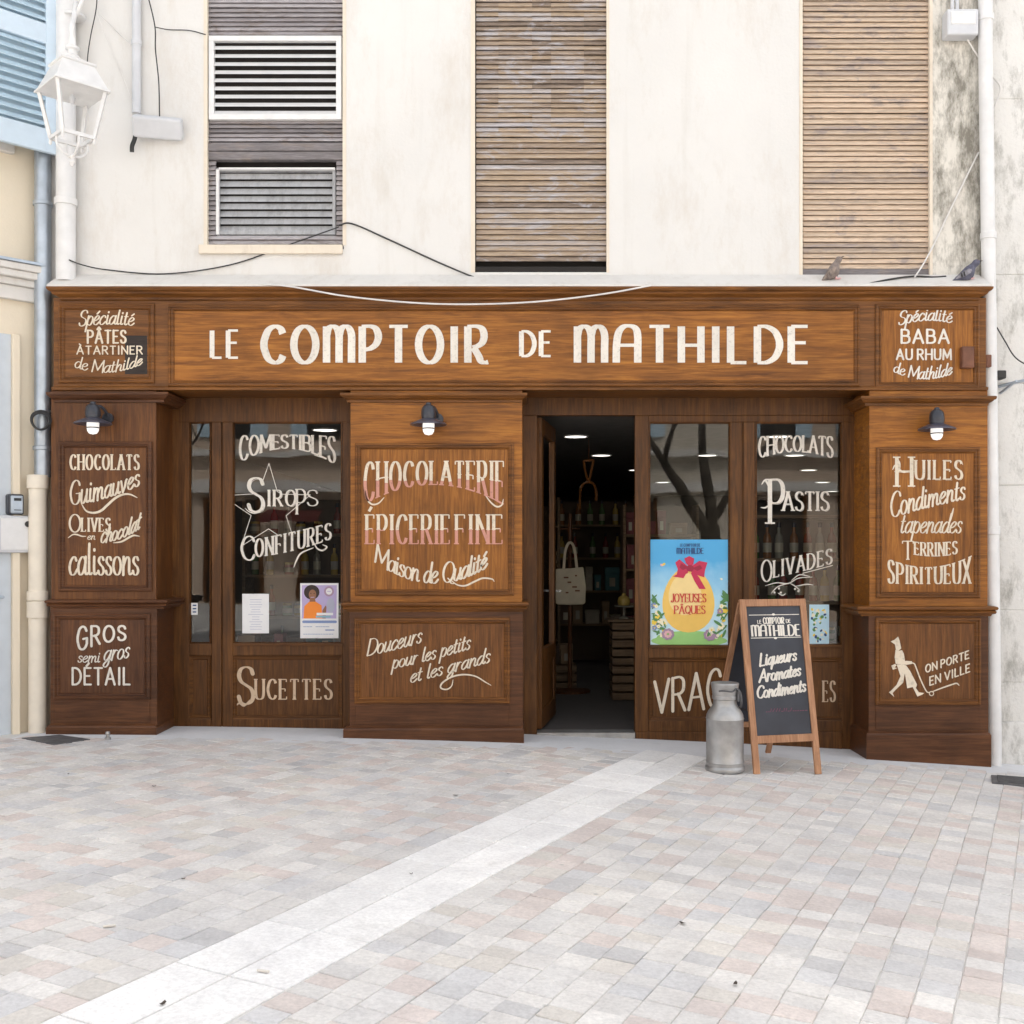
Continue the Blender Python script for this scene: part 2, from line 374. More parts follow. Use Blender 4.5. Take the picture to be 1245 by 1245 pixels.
DECO['E'] = (.5, "0,0 0,1|0,1 .52,1|-.12,.55 .46,.55|0,0 .52,0")
DECO['H'] = (.62, "0,0 0,1|.62,0 .62,1|-.12,.48 .62,.48")
DECO['R'] = (.6, "0,0 0,1|~-.02,1 .32,1 .5,.92 .56,.74 .5,.56 .34,.46 .16,.42|~.2,.42 .36,.2 .46,.04 .6,.0 .7,.02")
DECO['P'] = (.56, "0,0 0,1|~-.02,1 .3,1 .48,.92 .56,.72 .48,.52 .3,.4 .12,.36")

WT = .8
DECO['I'] = (.2, '.1,0 .1,1')
class Letters:
    def __init__(s, plane_y=None, mapf=None):
        s.bm = BM(); s.k = 0; s.parts = []; s.name = ''; s.auto = True
        s.f = mapf or (lambda x, y, l: (X(x, plane_y), plane_y-l, Z(y, plane_y)))
        s.base = .0012
    def _v(s, x, y): return s.bm.verts.new(s.f(x, y, s.base + .00004*s.k))
    def ribbon(s, pts, wf, rnd=True, closed=False, split=None):
        pts = [Vector(p[:2]) for p in pts]; n = len(pts)
        if n < 2: return
        s.k = (s.k+1) % 36
        L, Rr = [], []
        for i, p in enumerate(pts):
            if closed: t = pts[(i+1)%n] - pts[i-1]
            else: t = pts[min(i+1, n-1)] - pts[max(i-1, 0)]
            if t.length < 1e-9: t = Vector((1, 0))
            t.normalize(); nrm = Vector((-t.y, t.x)); hw = wf(i, n, t)/2
            L.append(p+nrm*hw); Rr.append(p-nrm*hw)
        vl = [s._v(*p) for p in L]; vr = [s._v(*p) for p in Rr]
        for i in range(n if closed else n-1):
            j = (i+1) % n
            try:
                f = s.bm.faces.new((vl[i], vl[j], vr[j], vr[i]))
                if split and (pts[i].y+pts[j].y)/2 > split(pts[i].x): f.material_index = 1
            except ValueError: pass
        if rnd and not closed:
            for i, sg in ((0, -1), (n-1, 1)):
                t = (pts[1]-pts[0]) if i == 0 else (pts[-1]-pts[-2])
                if t.length < 1e-9: continue
                t.normalize(); c = pts[i]; hw = (L[i]-Rr[i]).length/2; a0 = (L[i]-c)
                ps = [L[i]]
                for q in range(1, 6):
                    an = -sg*math.pi*q/6
                    ps.append(c + Vector((a0.x*math.cos(an)-a0.y*math.sin(an), a0.x*math.sin(an)+a0.y*math.cos(an))))
                ps.append(Rr[i])
                f = s.bm.faces.new([s._v(*p) for p in ps])
                if split and c.y > split(c.x): f.material_index = 1
    def text(s, txt, x0, x1, bot, top, thick=3, thin=1.2, join=False, fat=1, spur=0, shade=0, serif=False, slant=0, alpha=None, phi=90, exp=1.3, gap=.18, rnd=True, split=None, ball=0):
        alpha = alpha or G
        if s.bm.faces and not join and s.auto: s.parts.append((s.bm, s.name)); s.bm = BM(); s.name = ''
        s.name += txt; thick *= WT*fat; thin *= WT
        if alpha is DECO and thick > 3: thick *= .86; thin *= .92
        q = lambda v, u: v if not isinstance(v, (list, tuple)) else (v[0]*(1-u)*(1-2*u) + 4*v[1]*u*(1-u) + v[2]*u*(2*u-1) if len(v) == 3 else v[0]*(1-u)+v[1]*u)
        if shade:
            sh_ = lambda v: [a+shade*.7 for a in v] if isinstance(v, (list, tuple)) else v+shade*.7
            s.text(txt, x0+shade, x1+shade, sh_(bot), sh_(top), .75, .55, True, 1, 0, 0, False, slant, alpha, phi, exp, gap, False, None, 0); s.name = s.name[:-len(txt)]
        x = 0; lay = []
        for ch in txt:
            if ch == ' ': x += .34; continue
            wd, st = alpha[ch]; lay.append((x, st, wd)); x += wd + gap
        tot = x - gap
        hmid = abs(q(bot, .5)-q(top, .5)); sx = (x1-x0)/tot
        def mp(ex, ev):
            u = ex/tot; yb, yt = q(bot, u), q(top, u)
            return Vector((x0 + (x1-x0)*u + slant*(ev-.3)*(yb-yt), yb + (yt-yb)*ev))
        ph = R(phi)
        def wf(i, n, t):
            c = abs(t.x*math.cos(ph) - t.y*math.sin(ph))     # picture y points down
            return thin + (thick-thin)*c**exp
        for ox, st, wd in lay:
            for part in st.split('|'):
                closed = False; raw = None
                if part[0] == 'o':
                    cx, cy, rx, ry = map(float, part[1:].split(','))
                    e = [(cx+rx*math.cos(a*math.pi/16), cy+ry*math.sin(a*math.pi/16)) for a in range(32)]; closed = True
                else:
                    crv = part[0] == '~'
                    raw = [tuple(map(float, p.split(','))) for p in part.lstrip('~').split()]
                    if crv: e = [(p.x, p.y) for p in spline([(a, b_, 0) for a, b_ in raw], 6)]
                    else:
                        e = []
                        for (ax, ay), (bx, by) in zip(raw, raw[1:]): e += [(ax+(bx-ax)*k/6, ay+(by-ay)*k/6) for k in range(6)]
                        e.append(raw[-1])
                s.ribbon([mp(ox+a, b_) for a, b_ in e], wf, rnd and not serif, closed, split)
                if ball and not closed and part[0] == '~' and len(raw) > 7:
                    for pt, nx in ((raw[0], raw[1]), (raw[-1], raw[-2])):
                        c = mp(ox+pt[0]*.93+nx[0]*.07, pt[1]*.9+nx[1]*.1); s.dot(c.x, c.y, ball)
                if spur and not closed and part[0] != '~' and len(raw) == 2 and abs(raw[0][0]-raw[1][0]) < .02:
                    for dx in (-1, 1):
                        s.ribbon([mp(ox+raw[0][0], .5), mp(ox+raw[0][0]+dx*spur/sx, .5)], lambda i, n, t: 2.4*(1-i)+.5, False, False, split)
                if serif and not closed:
                    for (ax, ay), (bx, by) in ((e[0], e[1]), (e[-1], e[-2])):
                        dv = mp(ox+bx, by)-mp(ox+ax, ay)
                        if dv.length == 0: continue
                        dv.normalize(); hgt = abs(q(bot, ox/tot)-q(top, ox/tot))
                        if abs(dv.y) > .8 and (abs(ay) < .02 or abs(ay-1) < .02):
                            hw = (thick*.95+1.2*thin)/sx*serif
                            s.ribbon([mp(ox+ax-hw, ay), mp(ox+ax+hw, ay)], lambda i, n, t: thin*1.15, False, False, split)
                        elif abs(dv.y) < .45 and part[0] != '~' and ax > .3*wd and abs(ay-.34) > .03:
                            d = .13 if ay < .1 else -.13
                            s.ribbon([mp(ox+ax, ay), mp(ox+ax, ay+d)], lambda i, n, t: thin*1.2, False, False, split)
                        elif abs(dv.y) < .45 and ax < .05 and wd > .6 and ay > .95 and part[0] != '~':
                            s.ribbon([mp(ox+ax, ay), mp(ox+ax, ay-.13)], lambda i, n, t: thin*1.2, False, False, split)
        return s
    def swash(s, pts, wide=2.2, ends=.5):
        sp = spline([(a, b_, 0) for a, b_ in pts], 8)
        s.ribbon(sp, lambda i, n, t: ends + (wide-ends)*math.sin(math.pi*min(1, i/(n-1)))**.7 , True); return s
    def line(s, pts, wd=1.2, closed=False):
        pts = list(pts) + ([pts[0]] if closed else [])
        for a, b_ in zip(pts, pts[1:]): s.ribbon([(*a, 0), (*b_, 0)], lambda i, n, t: wd, True)
        return s
    def poly(s, pts, mi=0):
        s.k = (s.k+1) % 36
        f = s.bm.faces.new([s._v(a, b_) for a, b_ in pts]); f.material_index = mi; f.normal_update()
        bmesh.ops.triangulate(s.bm, faces=[f]); return s
    def dot(s, x, y, r, ry=None, mi=0, rot=0):
        ry = ry or r; c, sn = math.cos(rot), math.sin(rot)
        return s.poly([(x+r*math.cos(a*math.pi/10)*c-ry*math.sin(a*math.pi/10)*sn, y+r*math.cos(a*math.pi/10)*sn+ry*math.sin(a*math.pi/10)*c) for a in range(20)], mi)
    def done(s, parent, mat='paint', label=None, name='painted_lettering'):
        if not s.parts: return link(name, s.bm, mat, parent, label=label)
        for bm_, nm in s.parts + [(s.bm, s.name)]: link(name, bm_, mat, parent, label='lettering reading ' + nm)
script = dict(slant=.2, phi=74, exp=1.7, gap=.09)
serif = dict(serif=.5, gap=.36, fat=1.14)
sans = dict(gap=.32, exp=1.0)

# ================================================================== GROUND
bm = BM(); xs = [-30, -12, -6] + [-6+.5*i for i in range(1, 24)] + [6, 12, 30]; ys = [-40, -20, -9, -4, 0, 1.2]
g = [[bm.verts.new((x, y, gz(x)-.0055)) for x in xs] for y in ys]
for j in range(len(ys)-1):
    for i in range(len(xs)-1): bm.faces.new((g[j][i], g[j][i+1], g[j+1][i+1], g[j+1][i]))
struct('ground', bm, 'joint')

TH = R(26); UX, UY = math.cos(TH), -math.sin(TH); VX, VY = math.sin(TH), math.cos(TH)
SU0, SU1 = .81, 1.266                                  # the pale stone band runs between these
def uv(u, v): return u*UX+v*VX, u*UY+v*VY
def slab(bm, cl, u0, u1, v0, v1, col, dz, ch=.004, top=.0):
    r = random.Random(int((u0*31+v0*17)*1000))
    t1, t2 = r.uniform(-.0012, .0012), r.uniform(-.0012, .0012)
    vs = []
    for ring, (ins, dh) in enumerate(((0, -.014), (0, -.0028), (ch, 0))):
        for k, (a, b_) in enumerate(((u0+ins, v0+ins), (u1-ins, v0+ins), (u1-ins, v1-ins), (u0+ins, v1-ins))):
            x, y = uv(a, b_); v = bm.verts.new((x, y, gz(x)+dh+dz+top+(t1 if k in (1,2) else -t1)+(t2 if k > 1 else -t2))); v[cl] = (*col, 1); vs.append(v)
    for r0 in (0, 4):
        for k in range(4): bm.faces.new((vs[r0+k], vs[r0+(k+1)%4], vs[r0+4+(k+1)%4], vs[r0+4+k]))
    bm.faces.new(vs[8:12])
PCOL = [((.71,.688,.66), 6), ((.685,.668,.648), 5), ((.705,.635,.595), 4), ((.645,.638,.635), 2.6), ((.745,.722,.69), 3), ((.69,.655,.605), 2), ((.665,.595,.56), 2), ((.60,.59,.585), 1)]
def pick(r):
    t = r.uniform(0, sum(w_ for _, w_ in PCOL))
    for c, w_ in PCOL:
        t -= w_
        if t <= 0: break
    k = r.uniform(.94, 1.05); return tuple(x*k for x in c)
bm = BM(); cl = bm.verts.layers.float_color.new('Col'); rr = random.Random(3)
def inside(u, v):
    x, y = uv(u, v); return -5.6 < x < 5.6 and -8.6 < y < -.16
pw, gap = .124, .003
cols = []
u = SU1+.003
while u < 9: cols.append(u); u += pw
u = SU0-.003-pw
while u > -9: cols.append(u); u -= pw
for u in cols:
    v = -10.0 + rr.uniform(0, .2)
    run = None
    while v < 6:
        ln = rr.choice((.085, .10, .115, .125, .125, .145))
        if inside(u+pw/2, v+ln/2):
            j1, j2 = rr.uniform(-.0025, .0025), rr.uniform(-.0025, .0025); slab(bm, cl, u+gap/2+j1, u+pw-gap/2+j2, v+gap/2, v+ln-gap/2, pick(rr), rr.uniform(-.0015, .0015), .0025)
        v += ln
struct('paving', bm, 'paver')
bm = BM(); cl = bm.verts.layers.float_color.new('Col'); rr = random.Random(5)
sw = (SU1-SU0)/2
for k in range(2):
    v = -8.9 + .0
    while v < 1.4:
        c = rr.choice(((.92,.91,.89), (.885,.875,.855), (.93,.92,.90))); q_ = rr.uniform(.93, 1.02)
        if uv(SU0+sw*(k+.5), v+.23)[1] < -.08 and uv(SU0, v)[1] > -8.5:
            slab(bm, cl, SU0+sw*k+.004, SU0+sw*(k+1)-.004, v+.004, v+.456, tuple(x*q_ for x in c), 0, .003, .001)
        v += .46
struct('pale_stone_path', bm, 'paver')
bm = BM()                                               # smooth strip along the foot of the shop
px_ = [X(30)+i*.3 for i in range(28)]
for a, b_ in zip(px_, px_[1:]):
    vs = [bm.verts.new((x, y, gz(x)-.001)) for x, y in ((a, -.26), (b_, -.26), (b_, .42), (a, .42))]; bm.faces.new(vs)
bmesh.ops.remove_doubles(bm, verts=bm.verts[:], dist=.001)
struct('concrete_strip', bm, 'concrete')

# ================================================================== UPPER BUILDING
building = thing('town_building', 'pale cream plastered building whose boarded windows rise above the brown wooden shopfront', 'building', (0, .4, 0))
WY = .15; TOP = -1000
bm = BM()
for a, b_, t, bt in ((60,250,TOP,352), (418,576,TOP,352), (740,975,TOP,352), (250,418,303,352), (576,740,331,352), (975,1133,336,352),
                    (250,418,TOP,-150), (576,740,TOP,-150), (975,1133,TOP,-150)):
    box(bm, X(a,WY), X(b_,WY), WY, WY+.35, Z(bt,WY), Z(t,WY))
link('wall', bm, 'wall', building)
bm = BM(); pbox(bm, 1133, 1197, TOP, 352, WY, WY+.35); link('wall', bm, 'wall_edge', building, label='stained mouldy strip of wall beside the white pipe')
bm = BM()
zt, zb, yfr = Z(334,WY), Z(348,-.085), -.078
vs = []
for x in (X(66)-.02, X(1197)+.02):
    vs.append([bm.verts.new(p) for p in ((x, yfr, zb+.002), (x, yfr, zb+.016), (x, WY-.002, zt), (x, WY-.002, zb+.002))])
for k in range(4): bm.faces.new((vs[0][k], vs[0][(k+1)%4], vs[1][(k+1)%4], vs[1][k]))
bm.faces.new(vs[0]); bm.faces.new(vs[1])
link('ledge', bm, 'ledge', building)
bm = BM(); pbox(bm, 241, 416, 297, 308, WY-.035, WY); link('window_sill', bm, 'trim', building, bevel=.006)

def slats(bm, px0, px1, py0, py1, step, y, r, tilt=.012, segs=None, lean=0):
    L_ = bm.verts.layers.float.get('rnd') or bm.verts.layers.float.new('rnd')
    n = int(round((py1-py0)/step)); st = (py1-py0)/n
    edges = segs or [px0, px1]
    for i in range(n):
        base = r.random(); a, b_ = py0+i*st, py0+(i+1)*st
        for e0, e1 in zip(edges, edges[1:]):
            v_ = max(0, min(1, base + (r.uniform(-.35, .35) if segs else 0))); j = r.uniform(-.002, .002)
            pts = []
            for px in (e0, e1):
                dz_ = r.uniform(-.0012, .0012)
                x = X(px, y); z1, z0 = Z(a+st*.04, y)+dz_, Z(b_-st*.05, y)+dz_
                pts.append([bm.verts.new(q_) for q_ in ((x, y+tilt+j, z1), (x, y-.004+j, z0+.006), (x, y-.004+j, z0), (x, y+.01+j, z0), (x, y+tilt+.016+j, z1))])
            for p in pts:
                for q_ in p: q_[L_] = v_
            for k in range(5): bm.faces.new((pts[0][k], pts[0][(k+1)%5], pts[1][(k+1)%5], pts[1][k]))
            bm.faces.new(pts[0]); bm.faces.new(pts[1][::-1])

r = random.Random(11)
SY = WY+.035
def window_back(px0, px1, py0, py1):
    bm = BM(); pbox(bm, px0, px1, py0, py1, SY+.09, SY+.12); return bm
# middle window: closed slatted shutter
mid = link('slatted_shutter', (lambda b_: (slats(b_, 579, 738, -150, 160, 5.9, SY, r, segs=[579, 606, 647, 670, 710, 738]), slats(b_, 579, 738, 160, 318, 6.6, SY, r), b_)[-1])(BM()), 'slat_mid', building, label='closed shutter of bluish grey worn slats with a dark gap under it')
bm = window_back(576, 740, -150, 331); link('window_void', bm, 'dark', mid)
bm = BM(); pbox(bm, 572.5, 577.5, -150, 331, WY-.006, WY+.03); pbox(bm, 737.5, 740.8, -150, 331, WY-.004, WY+.03); link('trim_strip', bm, 'trim', mid)
bm = BM(); pbox(bm, 577, 739, 324, 331, WY+.004, WY+.09); link('bottom_board', bm, 'dark', mid, bevel=.004)
# right window
rt = link('slatted_shutter', (lambda b_: (slats(b_, 977, 1130, -150, 327, 6.5, SY-.01, r), b_)[-1])(BM()), 'slat_right', building, label='closed shutter of tan wooden slats, complete down to its grey foot')
bm = window_back(975, 1133, -150, 336); link('window_void', bm, 'dark', rt)
bm = BM(); pbox(bm, 972, 976, -150, 336, WY-.006, WY+.03); pbox(bm, 1130.5, 1134, -150, 336, WY-.006, WY+.03); link('trim_strip', bm, 'trim', rt)
bm = BM(); pbox(bm, 976, 1131, 327, 335, SY-.02, SY+.05); link('bottom_board', bm, 'slat_grey', rt, bevel=.004)
# left window: grey boards with two vent grilles
for pc_ in ((252,417,-150,43,5.6), (252,417,145,172,5.4), (252,417,286,297,5.5), (252,262,195,286,6), (409,417,195,286,6)):
    bm = BM(); slats(bm, *pc_, SY, r); lb = link('boarding', bm, 'slat_grey', building)
bm = window_back(250, 418, -150, 303); link('window_void', bm, 'dark', lb)
bm = BM(); pbox(bm, 252, 417, 173, 183, SY-.02, SY+.05); pbox(bm, 252, 417, 184, 194, SY-.012, SY+.05); link('rail', bm, 'slat_grey', lb, bevel=.006)
bm = BM(); pbox(bm, 247.5, 252, -150, 298, WY-.006, WY+.03); pbox(bm, 416.5, 421, -150, 298, WY-.004, WY+.03); link('trim_strip', bm, 'trim', lb)
def grille(px0, px1, py0, py1, n, y, mat, slm, fw, lab, cov=.42):
    bm = BM()
    for a in ((px0, px1, py0, py0+fw), (px0, px1, py1-fw, py1), (px0, px0+fw, py0+fw, py1-fw), (px1-fw, px1, py0+fw, py1-fw)): pbox(bm, *a, y, y+.04)
    st = (py1-py0-2*fw)/n
    g_ = link('vent_grille', bm, mat, building, bevel=.003, label=lab)
    bm = BM()
    for i in range(n):
        a = py0+fw+i*st
        x0, x1 = X(px0+fw, y), X(px1-fw, y); z1, z0 = Z(a+st*cov, y), Z(a+st*1.0, y)
        v = [bm.verts.new(q_) for x in (x0, x1) for q_ in ((x, y+.03, z1), (x, y+.005, z0), (x, y+.005, z0-.003), (x, y+.034, z1))]
        for k in range(4): bm.faces.new((v[k], v[(k+1)%4], v[4+(k+1)%4], v[4+k]))
        bm.faces.new(v[:4]); bm.faces.new(v[4:][::-1])
    link('louvre', bm, slm, g_)
    bm = BM(); pbox(bm, px0+2, px1-2, py0+2, py1-2, y+.05, y+.07); link('grille_back', bm, 'dark', g_)
    return g_
grille(253.5, 415, 43, 145, 9, SY-.03, 'white_metal', 'white_metal', 6.5, 'clean white louvred vent')
M['oldvent'] = plaster('dirty_vent_paint', (.44,.445,.46), (.24,.24,.24), .7, 6, .45, .65, .2)
g2 = grille(262, 408, 204, 285, 8, SY+.03, 'oldvent', 'oldvent', 4, 'dirty grey louvred vent, peeling and slightly crooked', .16)
bm = BM(); pbox(bm, 262.5, 266, 206, 285, SY-.0, SY+.03); pbox(bm, 266, 407, 203.6, 206, SY+.005, SY+.03); link('white_edge', bm, 'white_metal', g2)

# ================================================================== WOODEN SHOPFRONT
shop = thing('wooden_shopfront', 'brown stained wooden shopfront with cream hand lettering across the ground floor', 'shopfront', (0, 0, 0))
RY = .36                                                # plane of the windows and door
bm = BM(); box(bm, X(65), X(1199), 0, WY+.3, Z(474), Z(362)); fascia = link('fascia', bm, 'brown_h', shop, bevel=.003)
zc0, zc1 = Z(366), Z(348,-.085)
h = zc1-zc0
crown_prof = [(.004, zc0), (.014, zc0+.1*h), (.014, zc0+.25*h), (.028, zc0+.34*h), (.05, zc0+.46*h), (.056, zc0+.56*h), (.056, zc0+.62*h), (.074, zc0+.72*h), (.082, zc0+.86*h), (.082, zc1)]
bm = BM(); crown(bm, X(66)+.058, X(1197)-.052, 0, WY+.2, crown_prof); link('cornice', bm, 'brown_h', fascia)
bm = BM(); crown(bm, X(66), X(1198), 0, RY, [(.002, Z(475)), (.014, Z(474.4)), (.016, Z(471.5)), (.006, Z(470)), (.002, Z(469.4))]); link('bottom_bead', bm, 'brown_h', fascia)
def panel(parent, px0, px1, py0, py1, mat, mmat, y=0, name='sign_panel'):
    bm = BM(); pbox(bm, px0+6.5, px1-6.5, py0+6.5, py1-6.5, y-.0012, y+.01)
    p = link(name, bm, mat, parent)
    bm = BM(); ring_frame(bm, px0, px1, py0, py1, y, PANEL); link('panel_moulding', bm, mmat, parent)
    return p
panel(fascia, 205, 1045, 371, 470, 'honey_h', 'brown_h')
panel(fascia, 72, 188, 369.5, 466, 'brown_h', 'brown_h')
panel(fascia, 1064, 1190, 370, 472, 'honey_v', 'brown_h')
bm = BM(); pbox(bm, 152, 179, 408, 455, -.0022, .004); link('dark_patch', bm, 'patch', fascia, label='dark repaired patch behind the lettering')  # thin, darker rectangle laid over part of the left panel
T = Letters(0); T.base = .0035; sg = dict(alpha=DECO, thick=13.2, thin=5.4, exp=1.15, gap=.37, rnd=False)
T.text('LE', 258, 289, 435, 402, **{**sg, 'thick': 8.5, 'thin': 4})
T.text('COMPTOIR', 321, 590, 441, 397, **sg)
T.text('DE', 634, 669, 433, 403, **{**sg, 'thick': 8.5, 'thin': 4})
T.text('MATHILDE', 702, 981, 441, 397, **sg)
T.done(fascia, 'paintw', 'large cream shop name LE COMPTOIR DE MATHILDE')
T = Letters(0); T.base = .0035
T.text('Spécialité', 97, 163, [397,394.5,396], [378,376,380], 2.6, 1.1, **script)
T.text('PÂTES', 107, 153, 417, 402, 3.3, 2.2, **sans)
T.text('ÀTARTINER', 94, 173, 430.5, 421, 2.2, 1.6, **sans)
T.text('de Mathilde', 92, 173, [446.5,453,443], [433,438.5,430], 2.2, 1.0, **script)
T.done(fascia, 'paint', 'lettering reading Spécialité pâtes à tartiner de Mathilde')
T = Letters(0); T.base = .0035
T.text('Spécialité', 1093, 1157, [396,390,393], [379,374,379], 2.6, 1.1, **script)
T.text('BABA', 1096, 1153, 417, 401, 3.6, 2.6, **sans)
T.text('AU RHUM', 1090, 1156, 437, 425, 3.0, 2.2, **sans)
T.text('de Mathilde', 1087, 1157, [452,461,455], [440,446,440], 2.4, 1.0, **script)
T.done(fascia, 'paintw', 'lettering reading Spécialité baba au rhum de Mathilde')

def pilaster(fx0, fx1, cap, mid_, base, up, lo, mats, capx, midx, plx, extra):
    body, upm, lom, dk = mats
    bm = BM(); pbox(bm, fx0, fx1, 474.6, mid_[0]+2, .0005, RY+.1)
    p = link('pilaster', bm, body, shop, bevel=.004)
    bm = BM(); pbox(bm, fx0-1, fx1+1, mid_[1]-2, base[1], -.004, RY+.1); link('pedestal', bm, lom[1], p, bevel=.004)
    zb_, zt_ = Z(cap[1], -.03), Z(cap[0], -.06); hh = zt_-zb_
    bm = BM(); crown(bm, X(capx[0])+.055, X(capx[1])-.055, 0, RY, [(.0, zb_-.012), (.012, zb_-.01), (.014, zb_+.1*hh), (.036, zb_+.35*hh), (.042, zb_+.5*hh), (.05, zb_+.55*hh), (.055, zb_+.7*hh), (.055, zb_+.95*hh), (.048, zt_)]); link('capital_moulding', bm, dk, p)
    zb_, zt_ = Z(mid_[1], -.03), Z(mid_[0], -.04); hh = zt_-zb_
    bm = BM(); crown(bm, X(midx[0])+.045, X(midx[1])-.045, 0, RY, [(.006, zb_-.014), (.012, zb_), (.03, zb_+.08*hh), (.036, zb_+.3*hh), (.028, zb_+.45*hh), (.04, zb_+.55*hh), (.045, zb_+.72*hh), (.04, zb_+.9*hh), (.02, zt_)]); link('dado_moulding', bm, dk, p)
    bm = BM(); crown(bm, X(plx[0])+.03, X(plx[1])-.03, 0, RY, [(.03, Z(base[1]+30)), (.03, Z(base[0]+3)), (.024, Z(base[0]+.8)), (.004, Z(base[0]-1))]); link('plinth', bm, lom[1], p)
    a = panel(p, *up, upm, dk if body != 'honey_h' else 'brown_h')
    b_ = panel(p, *lo, lom[0], dk, y=-.004)
    bm = BM(); pbox(bm, lo[0]+1, lo[1]-1, lo[3]+2.5, base[0]-3, -.009, 0); link('skirting_board', bm, lom[1], p, bevel=.003)
    return p
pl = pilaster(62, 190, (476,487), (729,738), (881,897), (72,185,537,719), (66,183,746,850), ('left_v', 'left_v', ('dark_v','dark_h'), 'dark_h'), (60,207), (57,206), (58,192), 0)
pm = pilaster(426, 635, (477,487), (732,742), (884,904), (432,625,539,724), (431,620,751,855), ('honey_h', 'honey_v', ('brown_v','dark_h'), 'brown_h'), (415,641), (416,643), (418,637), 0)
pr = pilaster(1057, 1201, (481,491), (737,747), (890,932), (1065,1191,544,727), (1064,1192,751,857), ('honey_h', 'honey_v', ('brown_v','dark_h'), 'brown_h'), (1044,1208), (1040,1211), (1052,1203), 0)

T = Letters(0); T.base = .004
T.text('CHOCOLATS', 86, 169, 571, 553, 3.0, 1.3, **serif)
T.text('Guimauves', 86, 170, [614,606,590], [584,580,566], 3.2, 1.2, gap=.1, slant=.05, phi=84)
T.swash([(99,612), (105,621), (114,623.5), (123,621), (131,614), (140,606), (149,601.5), (158,601), (167,605)], 3, .8)
T.text('O', 85, 98, 647, 625.5, 3.2, 1.4)
T.text('LIVES', 100, 134, 646, 630, 2.7, 1.2, **serif, join=True)
T.text('en', 107, 116, 656, 648, 1.4, .7, **script)
T.text('chocolat', 124, 171, [660,655,643], [637,634,619], 2.8, 1.1, **script)
T.swash([(83,654), (89,650), (94,650), (100,652), (105,652)], 1.8, .5); T.swash([(138,660), (148,658.5), (158,653), (163,651), (170,652)], 2.4, .6)
T.text('calissons', 85, 169, 699, 661, 3.8, 1.3, gap=.1)
T.done(pl, 'paint', 'lettering reading Chocolats, Guimauves, Olives en chocolat, Calissons')
T = Letters(0); T.base = .009
T.text('GROS', 95, 153, [792,782,778], [762,761,761], 3.8, 3.0, **sans)
T.text('semi', 96, 122, 805, 792, 1.9, 1.1, **script); T.text('gros', 128, 158, [803,802,799], [782,781,777], 2.6, 1.2, **script)
T.text('DÉTAIL', 89, 158, 832, 812, 3.4, 2.8, **sans)
T.done(pl, 'paintw', 'lettering reading Gros, semi gros, Détail')

T = Letters(0); T.base = .004
sp = lambda x: 582 + ((x-528)/85)**2*14
T.text('CHOCOLATERIE', 444, 612, [612,589,613], [562,561,561], 4.8, 1.5, serif=.6, gap=.34, spur=2.6, split=lambda x: 584 + ((x-528)/85)**2*1)
T.swash([(444,596), (446,606), (452,613), (460,612), (467,605)], 2, .8)
T.swash([(590,602), (597,611), (604,616), (610,614), (612,607)], 2, .8)
T.text('ÉPICERIE', 446, 546, 661, 626, 4.8, 1.5, serif=.6, gap=.34, spur=2.6, split=lambda x: 644)
T.text('FINE', 555, 610, 661, 626, 4.8, 1.5, serif=.6, gap=.36, spur=2.6, split=lambda x: 644, join=True)
T.done(pm, ['paint', 'rose'], 'cream over rose lettering reading Chocolaterie, Épicerie fine')
T = Letters(0); T.base = .004
T.text('Maison de Qualité', 457, 592, [683,709,690], [661,684,667], 3.4, 1.2, **{**script, 'slant': .1, 'gap': .04})
T.swash([(548,705), (556,711), (566,712), (577,707), (587,703), (598,704), (601,707)], 2.2, .6)
T.done(pm, 'paint', 'lettering reading Maison de Qualité')
T = Letters(0); T.base = .009
T.text('Douceurs', 448, 513, [797,790,781], [777,769,760], 2.5, 1.0, **script)
T.text('pour les petits', 478, 572, [813,802,789], [796,784,769], 2.5, 1.0, **script)
T.text('et les grands', 500, 596, [830,818,805], [812,800,786], 2.5, 1.0, **script)
T.swash([(551,826), (549,834), (543,838), (536,836), (538,830), (549,823), (563,820), (578,822), (590,829), (597,833)], 2.0, .7)
T.done(pm, 'paint', 'lettering reading Douceurs pour les petits et les grands')

T = Letters(0); T.base = .004
T.text('H', 1090, 1108, 591, 556, 5.2, 1.8, shade=2.2, serif=.8, spur=3); T.swash([(1085,571), (1088,566), (1092,570), (1098,574), (1105,573)], 2.4, .8); T.swash([(1089,558), (1093,562), (1094,570)], 2.2, .8)
T.text('UILES', 1113, 1169, 582.5, 560, 3.4, 1.4, shade=1.5, **serif, join=True)
T.text('Condiments', 1083, 1173, [630,617,607], [598,591,581], 3.2, 1.2, gap=.1, slant=.06, phi=84)
T.text('tapenades', 1095, 1169, [648,648,648], [624,625,624], 2.7, 1.0, **script); T.swash([(1155,634), (1157,626), (1159,618)], 2.2, 1)
T.text('T', 1097, 1110, 680, 658, 3, 1.3, serif=.6); T.text('ERRINES', 1112, 1163, [674,676,673], [659,660,658], 2.7, 1.2, **serif, join=True)
T.text('SPIRITUEUX', 1080, 1179, [709,709.5,709], [680,690,677], 3.4, 1.4, **serif)
T.done(pr, 'paint', 'lettering reading Huiles, Condiments, Tapenades, Terrines, Spiritueux')
T = Letters(0); T.base = .009; c6 = lambda L_: [(1060+a/8.3, 740+b_/8.3) for a, b_ in L_]
T.text('ON PORTE', 1125, 1177, [817.5,809,800], [808.5,800,791], 2.2, 1.8, **sans)
T.text('EN VILLE', 1130, 1178, [833,825,816.5], [823,815.5,807], 2.2, 1.8, **sans)
